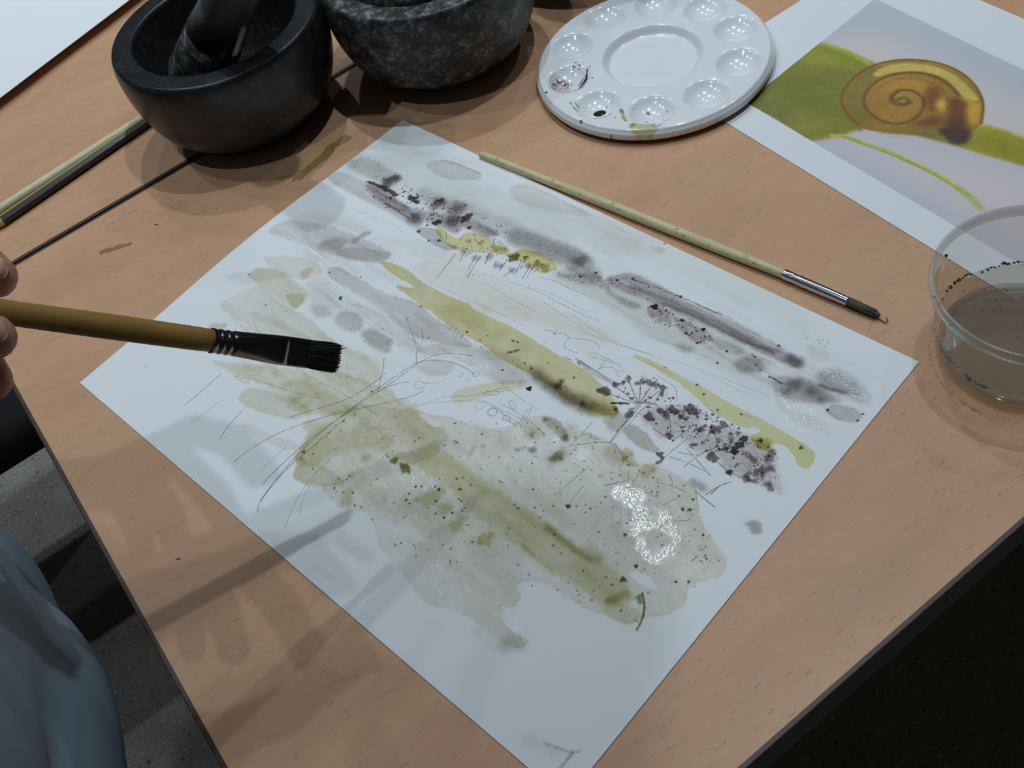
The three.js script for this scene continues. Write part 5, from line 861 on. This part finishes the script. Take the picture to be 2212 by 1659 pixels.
// the flat brush held over the painting
const HELD_TIP = V(-.0777,.843,.0373), HELD_BACK = V(-0.19, TABLE + 0.205, 0.055);
{
  const a = HELD_TIP, dir = a.clone().sub(HELD_BACK).normalize(), o = thing('paintbrush', 'flat bristle brush held by the hand above the painting', 'paintbrush', [a.x, a.y, a.z]);
  const eye = camera.position.clone().sub(a).normalize(), side = dir.clone().cross(eye).normalize(), up = side.clone().cross(dir).normalize();
  // the flat of the ferrule leans a little off the line of sight
  side.applyAxisAngle(dir, 0.12); up.applyAxisAngle(dir, 0.12);
  const at = (s) => dir.clone().multiplyScalar(-s);                         // s metres back from the tips of the hair
  const hair = 0.0172, fer = 0.0485, f1 = hair, f2 = hair + fer;
  part('handle', rod(at(f2 - 0.004), at(0.3), [[0, 0.0052], [0.05, 0.0055], [0.2, 0.0056], [0.45, 0.0051], [0.9, 0.0042], [0.985, 0.0039], [1, 0.002]]), phys({ map: grainMap([150, 116, 60], 0, 21), roughness: 0.36 }), o);
  // lofted ferrule: round and crimped at the handle, pressed flat towards the hair
  const pos = [], idx = [], rows = 60, n = 40;
  for (let i = 0; i <= rows; i++) {
    const t = i / rows, s = mix(f2, f1, t), k = smooth(0.15, 0.78, t), crimp = [0.05, 0.12, 0.19].reduce((v, q) => v - 0.0005 * Math.exp(-(((t - q) / 0.014) ** 2)), 0), fold = 0.0006 * smooth(0.74, 0.78, t);
    const wd = mix(0.0059, 0.0071, k) + crimp, tk = mix(0.0058, 0.0024, k) + crimp - fold, e = mix(2, 5, k);
    for (let j = 0; j < n; j++) { const q = j / n * Math.PI * 2, c = Math.cos(q), d = Math.sin(q), f = (Math.abs(c) ** e + Math.abs(d) ** e) ** (-1 / e); const p = at(s).addScaledVector(side, c * f * wd).addScaledVector(up, d * f * tk); pos.push(p.x, p.y, p.z); }
  }
  for (let i = 0; i < rows; i++) for (let j = 0; j < n; j++) { const q = i * n + j, b = i * n + (j + 1) % n, c = q + n, d = b + n; idx.push(q, c, b, b, c, d); }
  const fg = new THREE.BufferGeometry(); fg.setAttribute('position', new THREE.Float32BufferAttribute(pos, 3)); fg.setIndex(idx); fg.computeVertexNormals();
  const fm = phys({ color: rgb(150, 150, 152), metalness: 1, roughness: 0.2, side: THREE.DoubleSide });
  part('ferrule', fg, fm, o);
  part('bristles', mergeGeometries([
    bristles(at(hair + 0.001), dir, side, 420, 0.0066, 0.0069, hair + 0.0006, 1, 0.36, 14), bristles(at(hair + 0.001), dir, side, 12, 0.0062, 0.0105, hair + 0.002, 1, 0.4, 15)]), mat({ color: rgb(34, 31, 27), roughness: 0.6 }), o);
}
{
  // a thread of red fluff on the table in front of the pale brush
  const p = [[1893, 683], [1902, 690], [1912, 695], [1917, 691], [1914, 684]];
  const q = [V(.2103,.7406,.0304), V(.2117,.7406,.0333), V(.2128,.7412,.0362), V(.2144,.7416,.0357), V(.2152,.741,.0328)], o = q[0].clone();
  const g = tube(q.map((v) => v.sub(o)), 0.00035, 24, 6), t = tag(part('thread', g, mat({ color: rgb(170, 70, 62), roughness: 0.8 }), scene), 'tiny curl of red thread at the tip of the pale brush', 'thread');
  t.position.copy(o); void p;
}

// ---------------------------------------------------------------- clear plastic cup of rinsing water
{
  const o = thing('water_cup', 'clear plastic tub of cloudy rinsing water at the right edge', 'cup', [0.2705, TH, 0.079]);
  const film = phys({ color: rgb(240, 240, 236), transmission: 0.95, thickness: 0, roughness: 0.06, ior: 1.5 });
  const wallP = [[0, 0.0022], [0.034, 0.0018], [0.038, 0.0004], [0.0415, 0.0004], [0.0438, 0.0022], [0.0455, 0.006], [0.0468, 0.015], [0.0484, 0.030], [0.0496, 0.042], [0.0502, 0.0485], [0.0508, 0.0500]];
  part('wall', lathe(new THREE.SplineCurve(wallP.map(([r, y]) => new THREE.Vector2(r, y))).getPoints(90).map((v) => [Math.max(0, v.x), v.y]), 120), film, o);
  const lipM = phys({ color: rgb(236, 236, 232), transmission: 0.86, thickness: 0, roughness: 0.2, ior: 1.5 });
  part('rim', lathe([[0.0506, 0.0498], [0.0512, 0.0492], [0.0524, 0.0487], [0.0533, 0.0492], [0.0536, 0.0512], [0.0535, 0.0545], [0.0529, 0.0558], [0.0519, 0.0559], [0.0511, 0.0552], [0.0507, 0.0535], [0.0506, 0.0498]], 120), lipM, o);
  const water = phys({ color: rgb(226, 220, 212), transmission: 0.95, thickness: 0, roughness: 0.05, ior: 1.33 });
  const lv = 0.0165;
  part('water', lathe([[0, lv], [0.03, lv], [0.0452, lv + 0.0002], [0.0462, lv + 0.0008]], 100), water, o);
  part('sediment', lathe([[0, 0.0029], [0.02, 0.0027], [0.037, 0.0022], [0.041, 0.0026], [0.0435, 0.005]], 90), phys({ color: rgb(222, 216, 208), transmission: 0.92, thickness: 0, roughness: 0.35 }), o);
  reseed(55); const bits = [];
  for (let i = 0; i < 150; i++) { const a = between(2.4, 5.6), y = lv + between(-0.0002, 0.0016) + 0.0012 * Math.sin(a * 9), r = 0.0463 + (y - lv) * 0.11; bits.push(new THREE.SphereGeometry(between(0.0001, 0.0005) * (rnd() < 0.1 ? 2 : 1), 7, 5).scale(2, 0.8, 2).translate(r * Math.cos(a), y, r * Math.sin(a))); }
  for (let i = 0; i < 60; i++) { const a = rnd() * 6.283, r = 0.04 * Math.sqrt(rnd()); bits.push(new THREE.SphereGeometry(between(0.0001, 0.0006), 7, 5).scale(1, 0.4, 1).translate(r * Math.cos(a), lv + 0.0002, r * Math.sin(a))); }
  for (const [a, y] of [[3.5, 0.0435], [3.05, 0.046], [4.1, 0.045]]) bits.push(new THREE.SphereGeometry(0.0009, 8, 6).translate(0.0497 * Math.cos(a), y, 0.0497 * Math.sin(a)));
  part('paint_flecks', mergeGeometries(bits), mat({ color: rgb(40, 34, 34), roughness: 0.4 }), o).userData.kind = 'stuff';
}

// ---------------------------------------------------------------- the black seat beside the table's left edge
{
  const c = V(-.5518,.46,-.4227), o = thing('chair', 'black padded chair by the left table edge, only a rounded seat corner showing', 'chair', [c.x - 0.1, 0, c.z - 0.1], 0.4);
  const black = mat({ color: rgb(30, 30, 32), roughness: 0.8 });
  part('seat', box(0.44, 0.06, 0.42, 0, 0.43, 0, 0.028), black, o);
  for (const x of [-0.18, 0.18]) for (const z of [-0.17, 0.17]) part('leg', new THREE.CylinderGeometry(0.011, 0.011, 0.41, 16).translate(x, 0.205, z), M.steel, o);
  part('backrest', box(0.035, 0.36, 0.4, -0.215, 0.72, 0, 0.016), black, o);
  for (const z of [-0.17, 0.17]) part('back_post', box(0.02, 0.4, 0.025, -0.215, 0.5, z), M.steel, o);
}

// ---------------------------------------------------------------- the person standing at the left end of the table
// signed distances, meshed with surface nets
function surfaceNets(f, lo, hi, cell) {
  const n = [0, 1, 2].map((k) => Math.ceil((hi[k] - lo[k]) / cell) + 1), [nx, ny, nz] = n, val = new Float32Array(nx * ny * nz), id = new Int32Array(nx * ny * nz).fill(-1), pos = [], idx = [];
  for (let k = 0; k < nz; k++) for (let j = 0; j < ny; j++) for (let i = 0; i < nx; i++) val[(k * ny + j) * nx + i] = f(lo[0] + i * cell, lo[1] + j * cell, lo[2] + k * cell);
  const at = (i, j, k) => (k * ny + j) * nx + i, E = [[0, 1], [0, 2], [0, 4], [1, 3], [1, 5], [2, 3], [2, 6], [3, 7], [4, 5], [4, 6], [5, 7], [6, 7]];
  for (let k = 0; k < nz - 1; k++) for (let j = 0; j < ny - 1; j++) for (let i = 0; i < nx - 1; i++) {
    const v = []; for (let q = 0; q < 8; q++) v.push(val[at(i + (q & 1), j + ((q >> 1) & 1), k + (q >> 2))]);
    let s = [0, 0, 0], m = 0;
    for (const [a, b] of E) if (v[a] < 0 !== v[b] < 0) { const t = v[a] / (v[a] - v[b]); for (let c = 0; c < 3; c++) s[c] += mix((a >> c) & 1, (b >> c) & 1, t); m++; }
    if (!m) continue;
    id[at(i, j, k)] = pos.length / 3; pos.push(lo[0] + (i + s[0] / m) * cell, lo[1] + (j + s[1] / m) * cell, lo[2] + (k + s[2] / m) * cell);
  }
  for (let k = 1; k < nz - 1; k++) for (let j = 1; j < ny - 1; j++) for (let i = 1; i < nx - 1; i++) {
    const a = val[at(i, j, k)] < 0, quad = (p, q, r, s, flip) => { if (p < 0 || q < 0 || r < 0 || s < 0) return; if (flip) idx.push(p, q, r, p, r, s); else idx.push(p, r, q, p, s, r); };
    if (a !== val[at(i + 1, j, k)] < 0) quad(id[at(i, j - 1, k - 1)], id[at(i, j, k - 1)], id[at(i, j, k)], id[at(i, j - 1, k)], a);
    if (a !== val[at(i, j + 1, k)] < 0) quad(id[at(i - 1, j, k - 1)], id[at(i - 1, j, k)], id[at(i, j, k)], id[at(i, j, k - 1)], a);
    if (a !== val[at(i, j, k + 1)] < 0) quad(id[at(i - 1, j - 1, k)], id[at(i, j - 1, k)], id[at(i, j, k)], id[at(i - 1, j, k)], a);
  }
  const g = new THREE.BufferGeometry(); g.setAttribute('position', new THREE.Float32BufferAttribute(pos, 3)); g.setIndex(idx); g.computeVertexNormals();
  return g;
}
const smin = (a, b, k) => { const h = clamp(0.5 + 0.5 * (b - a) / k); return mix(b, a, h) - k * h * (1 - h); };
function cone(a, b, ra, rb) {                                   // tapered capsule
  const dx = b[0] - a[0], dy = b[1] - a[1], dz = b[2] - a[2], l2 = dx * dx + dy * dy + dz * dz;
  return (x, y, z) => { const t = clamp(((x - a[0]) * dx + (y - a[1]) * dy + (z - a[2]) * dz) / l2); return Math.hypot(x - a[0] - t * dx, y - a[1] - t * dy, z - a[2] - t * dz) - mix(ra, rb, t); };
}
const ball = (c, r) => (x, y, z) => { const q = Math.hypot((x - c[0]) / r[0], (y - c[1]) / r[1], (z - c[2]) / r[2]), s = Math.min(...r); return (q - 1) * s; };
const union = (list, k) => (x, y, z) => { let d = 1e9; for (const f of list) d = d > 1e8 ? f(x, y, z) : smin(d, f(x, y, z), k); return d; };
const chain = (p, r) => p.slice(1).map((q, i) => cone(p[i], q, r[i], r[i + 1]));
{
  const T = TABLE, C = [-0.415, 0.135], F = [0.918, -0.397], S = [0.397, 0.918];     // where they stand, the way they face, their right
  const W = (f, s, h) => [C[0] + F[0] * f + S[0] * s, T + h, C[1] + F[1] * f + S[1] * s];
  const o = thing('person', 'person in a loose blue-grey shirt at the left table end, holding the flat brush', 'person', [C[0], 0, C[1]]);
  const place = (g) => g.translate(-C[0], 0, -C[1]);
  const wrist = [-0.365, T + 0.268, 0.012], elbow = [-0.505, T + 0.335, 0.02], shoulderL = W(-0.015, -0.155, 0.575), shoulderR = W(-0.015, 0.175, 0.575), elbowR = W(-0.06, 0.265, 0.3), wristR = W(-0.01, 0.275, 0.06);
  const tr = (x, y, z) => [x, T + y, z];
  // left hand, closed on the handle: thumb on the near side, forefinger on the far side, the others below
  const hand = union([
    ...chain([wrist, tr(-0.325, 0.25, 0.006), tr(-0.289, 0.24, -0.001)], [0.021, 0.02, 0.0115]), ...chain([wrist, tr(-0.328, 0.235, 0.006), tr(-0.294, 0.215, 0.0)], [0.021, 0.019, 0.0115]), ...chain([tr(-0.345, 0.245, 0.01), tr(-0.3, 0.2, 0.007)], [0.016, 0.01]),
    ...chain([tr(-0.35, 0.264, 0.025), tr(-0.333, 0.262, 0.045), tr(-0.283, 0.25, 0.072)], [0.016, 0.014, 0.011])], 0.014);
  const fingers = [
    union(chain([tr(-0.288, 0.246, -0.002), tr(-0.243, 0.240, -0.012), tr(-0.216, 0.222, 0.002), [-.1978,.943,.0282]], [0.0104, 0.0098, 0.0096, 0.0092]), 0.003),
    union(chain([tr(-0.290, 0.228, -0.004), tr(-0.246, 0.208, 0.0), tr(-0.222, 0.190, 0.032), [-.2059,.926,.0709]], [0.0102, 0.0096, 0.009, 0.0088]), 0.003),
    union(chain([tr(-0.294, 0.211, 0.0), tr(-0.258, 0.190, 0.006), tr(-0.244, 0.174, 0.034), tr(-0.238, 0.172, 0.06)], [0.0098, 0.009, 0.0082, 0.0076]), 0.003),
    union(chain([tr(-0.299, 0.197, 0.008), tr(-0.272, 0.178, 0.014), tr(-0.260, 0.166, 0.036), tr(-0.256, 0.165, 0.055)], [0.0088, 0.008, 0.0072, 0.0066]), 0.003),
    union(chain([tr(-0.333, 0.262, 0.045), tr(-0.283, 0.25, 0.072), tr(-0.238, 0.228, 0.078), [-.1933,.946,.0688]], [0.0125, 0.0112, 0.0104, 0.0092]), 0.004)];
  const handAll = (x, y, z) => { let d = hand(x, y, z); for (const f of fingers) d = smin(d, f(x, y, z), 0.004); return d; };
  const handMesh = surfaceNets(handAll, [-0.4, T + 0.145, -0.04], [-0.17, T + 0.3, 0.11], 0.0028);
  const nails = [[-.192,.949,.0316], [-.1868,.9525,.0737]];
  // other hand resting near the table edge out of view
  const handR = (x, y, z) => { const q = union([...chain([wristR, W(0.0, 0.275, 0.0), W(0.005, 0.275, -0.03)], [0.022, 0.025, 0.02]), ...[0, 1, 2, 3].flatMap((i) => chain([W(-0.022 + 0.018 * i, 0.276, -0.03), W(-0.02 + 0.017 * i, 0.276, -0.07), W(-0.008 + 0.015 * i, 0.266, -0.1)], [0.0096, 0.0088, 0.0074])), ...chain([W(0.01, 0.27, 0.02), W(0.038, 0.262, -0.02), W(0.045, 0.255, -0.055)], [0.013, 0.011, 0.0084])], 0.005); return q(x, y, z); };
  const hc = W(0.10, 0.095, 0.765), fx = F, neckA = W(0.0, 0.03, 0.59), neckB = W(0.06, 0.08, 0.69);
  const H = (f, s, h) => [hc[0] + F[0] * f + S[0] * s, hc[1] + h, hc[2] + F[1] * f + S[1] * s];
  // head bent down towards the sheet
  const headParts = [ball(H(-0.012, 0, 0.035), [0.083, 0.088, 0.083]), ball(H(0.035, 0, -0.035), [0.058, 0.078, 0.058]), cone(H(0.045, 0, -0.075), H(0.07, 0, -0.085), 0.032, 0.022), cone(H(0.085, 0, 0.015), H(0.108, 0, -0.022), 0.008, 0.013), cone(H(0.083, -0.014, -0.052), H(0.083, 0.014, -0.052), 0.009, 0.009),
    cone(H(0.07, -0.035, 0.02), H(0.078, -0.012, 0.026), 0.011, 0.011), cone(H(0.07, 0.035, 0.02), H(0.078, 0.012, 0.026), 0.011, 0.011)];
  const ears = [ball(H(-0.005, -0.082, -0.005), [0.018, 0.03, 0.012]), ball(H(-0.005, 0.082, -0.005), [0.018, 0.03, 0.012])];
  const head = (x, y, z) => { let d = union(headParts, 0.022)(x, y, z); for (const e of ears) d = smin(d, e(x, y, z), 0.006); return smin(d, cone(neckA, neckB, 0.052, 0.05)(x, y, z), 0.03); };
  const headMesh = surfaceNets(head, [hc[0] - 0.15, T + 0.56, hc[2] - 0.15], [hc[0] + 0.15, T + 0.92, hc[2] + 0.15], 0.006);
  // trunk, arms and legs under the clothes
  const core = union([cone(W(0, 0, -0.1), W(0.0, 0, 0.2), 0.115, 0.1), cone(W(0.0, 0, 0.2), W(-0.015, 0, 0.5), 0.1, 0.1), cone(shoulderL, shoulderR, 0.055, 0.055), cone(neckA, neckB, 0.052, 0.05),
    ...chain([shoulderL, elbow, [-0.36, T + 0.266, 0.012]], [0.05, 0.038, 0.023]), ...chain([shoulderR, elbowR, wristR], [0.05, 0.038, 0.024]),
    ...chain([W(-0.06, -0.09, -0.1), W(-0.05, -0.1, -0.4), W(-0.085, -0.1, -0.66)], [0.085, 0.055, 0.038]), ...chain([W(-0.05, 0.09, -0.1), W(-0.06, 0.1, -0.4), W(-0.09, 0.1, -0.66)], [0.085, 0.055, 0.038])], 0.03);
  const coreMesh = surfaceNets(core, [-0.72, 0.04, -0.3], [-0.12, T + 0.72, 0.5], 0.012);
  const handRMesh = surfaceNets(handR, [W(0, 0.27, 0)[0] - 0.1, T - 0.13, W(0, 0.27, 0)[2] - 0.1], [W(0, 0.27, 0)[0] + 0.1, T + 0.1, W(0, 0.27, 0)[2] + 0.1], 0.004);
  part('body', place(mergeGeometries([coreMesh, handMesh, headMesh, handRMesh])), phys({ color: rgb(196, 142, 118), roughness: 0.55, specularIntensity: 0.4 }), o);
  for (const n of nails) part('fingernail', place(new THREE.SphereGeometry(0.0052, 14, 10).scale(0.6, 0.75, 1).translate(n[0], n[1], n[2])), phys({ color: rgb(206, 160, 140), roughness: 0.3 }), o);
  // shirt: full in front, gathered into a folded hem
  const trunk = (x, y, z) => {
    const px = x - C[0], pz = z - C[1], h = y - T, s = px * S[0] + pz * S[1], lean = mix(0, -0.025, smooth(0, 0.5, h)), f = px * F[0] + pz * F[1] - lean;
    const fold = 0.0045 * Math.sin(h * 46 + s * 9 + 2 * Math.sin(s * 14)) + 0.003 * Math.sin(s * 55 + h * 12);
    const hemBand = -0.028 * smooth(0.0, -0.1, h) - 0.006 * Math.exp(-(((h - 0.035) / 0.012) ** 2));
    const a = mix(0.158, 0.122, smooth(0.05, 0.45, h)) + hemBand + fold, b = mix(0.205, 0.185, smooth(0.1, 0.45, h)) + hemBand;
    const q = (Math.abs(f / a) ** 2.3 + Math.abs(s / b) ** 2.3) ** (1 / 2.3);
    return Math.max((q - 1) * Math.min(a, b) * 0.9, -0.1 - h, h - 0.57);
  };
  const sleeveL = union(chain([shoulderL, elbow, [-0.385, T + 0.279, 0.0125]], [0.078, 0.06, 0.042]), 0.02), sleeveR = union(chain([shoulderR, elbowR, [mix(elbowR[0], wristR[0], 0.85), mix(elbowR[1], wristR[1], 0.85), mix(elbowR[2], wristR[2], 0.85)]], [0.075, 0.062, 0.044]), 0.02), yoke = cone(shoulderL, shoulderR, 0.068, 0.068);
  const shirt = (x, y, z) => { const w = 0.003 * Math.sin(60 * x + 40 * y) * Math.sin(50 * z - 30 * y); let d = smin(smin(trunk(x, y, z), yoke(x, y, z), 0.05), Math.min(sleeveL(x, y, z), sleeveR(x, y, z)) + w, 0.02); return d; };
  const cloth = mat({ color: rgb(126, 146, 158), roughness: 0.9 });
  part('shirt', place(surfaceNets(shirt, [-0.74, T - 0.115, -0.3], [-0.14, T + 0.68, 0.52], 0.009)), cloth, o);
  const trousers = union([cone(W(-0.045, -0.04, -0.08), W(-0.045, 0.04, -0.08), 0.125, 0.125), ...chain([W(-0.06, -0.09, -0.12), W(-0.05, -0.1, -0.4), W(-0.085, -0.1, -0.66)], [0.1, 0.078, 0.064]), ...chain([W(-0.05, 0.09, -0.12), W(-0.06, 0.1, -0.4), W(-0.09, 0.1, -0.66)], [0.108, 0.08, 0.066])], 0.03);
  part('trousers', place(surfaceNets((x, y, z) => Math.max(trousers(x, y, z), 0.06 - y), [-0.7, 0.03, -0.2], [-0.15, T + 0.06, 0.45], 0.012)), mat({ color: rgb(24, 24, 27), roughness: 0.85 }), o);
  for (const [f, s] of [[-0.085, -0.1], [-0.1, 0.1]]) {
    const a = W(f, s, -0.68), b = W(f + 0.13, s, -0.69), shoe = union([cone([a[0], 0.042, a[2]], [b[0], 0.034, b[2]], 0.042, 0.034), cone([a[0], 0.042, a[2]], W(f, s, -0.64), 0.042, 0.045)], 0.03);
    part('shoe', place(surfaceNets((x, y, z) => Math.max(shoe(x, y, z), 0.002 - y), [a[0] - 0.12, -0.01, a[2] - 0.16], [a[0] + 0.24, 0.16, a[2] + 0.13], 0.008)), mat({ color: rgb(22, 21, 22), roughness: 0.5 }), o);
  }
  const hairCap = union([ball(H(-0.022, 0, 0.045), [0.09, 0.093, 0.09]), ball(H(-0.06, 0, -0.01), [0.055, 0.08, 0.075])], 0.03);
  part('hair', place(surfaceNets((x, y, z) => { const f = (x - hc[0]) * F[0] + (z - hc[2]) * F[1], h = y - hc[1]; return Math.max(hairCap(x, y, z) + 0.002 * Math.sin(160 * x + 90 * z) * Math.sin(70 * y), f - 0.052 - 0.4 * (h - 0.06), -0.09 - h); }, [hc[0] - 0.14, hc[1] - 0.12, hc[2] - 0.14], [hc[0] + 0.14, hc[1] + 0.17, hc[2] + 0.14], 0.006)), mat({ color: rgb(84, 72, 62), roughness: 0.8 }), o);
  for (const s of [-0.028, 0.028]) { const e = H(0.071, s, 0.006), eye = part('eye', place(new THREE.SphereGeometry(0.0115, 20, 14).translate(...e)), phys({ color: rgb(226, 222, 216), roughness: 0.2 }), o); const p = H(0.0795, s, 0.003); part('iris', place(new THREE.SphereGeometry(0.0048, 14, 10).translate(...p)), phys({ color: rgb(60, 46, 36), roughness: 0.15 }), eye); }
  const m0 = H(0.0915, 0, -0.053); part('lips', place(new THREE.SphereGeometry(0.01, 20, 10).scale(0.4, 0.42, 2).rotateY(Math.atan2(-F[1], F[0])).translate(...m0)), phys({ color: rgb(170, 104, 96), roughness: 0.5 }), o);
  void fx;
}

scene.traverse((o) => { if (o.isMesh) { o.castShadow = true; o.receiveShadow = true; } });
renderer.render(scene, camera);
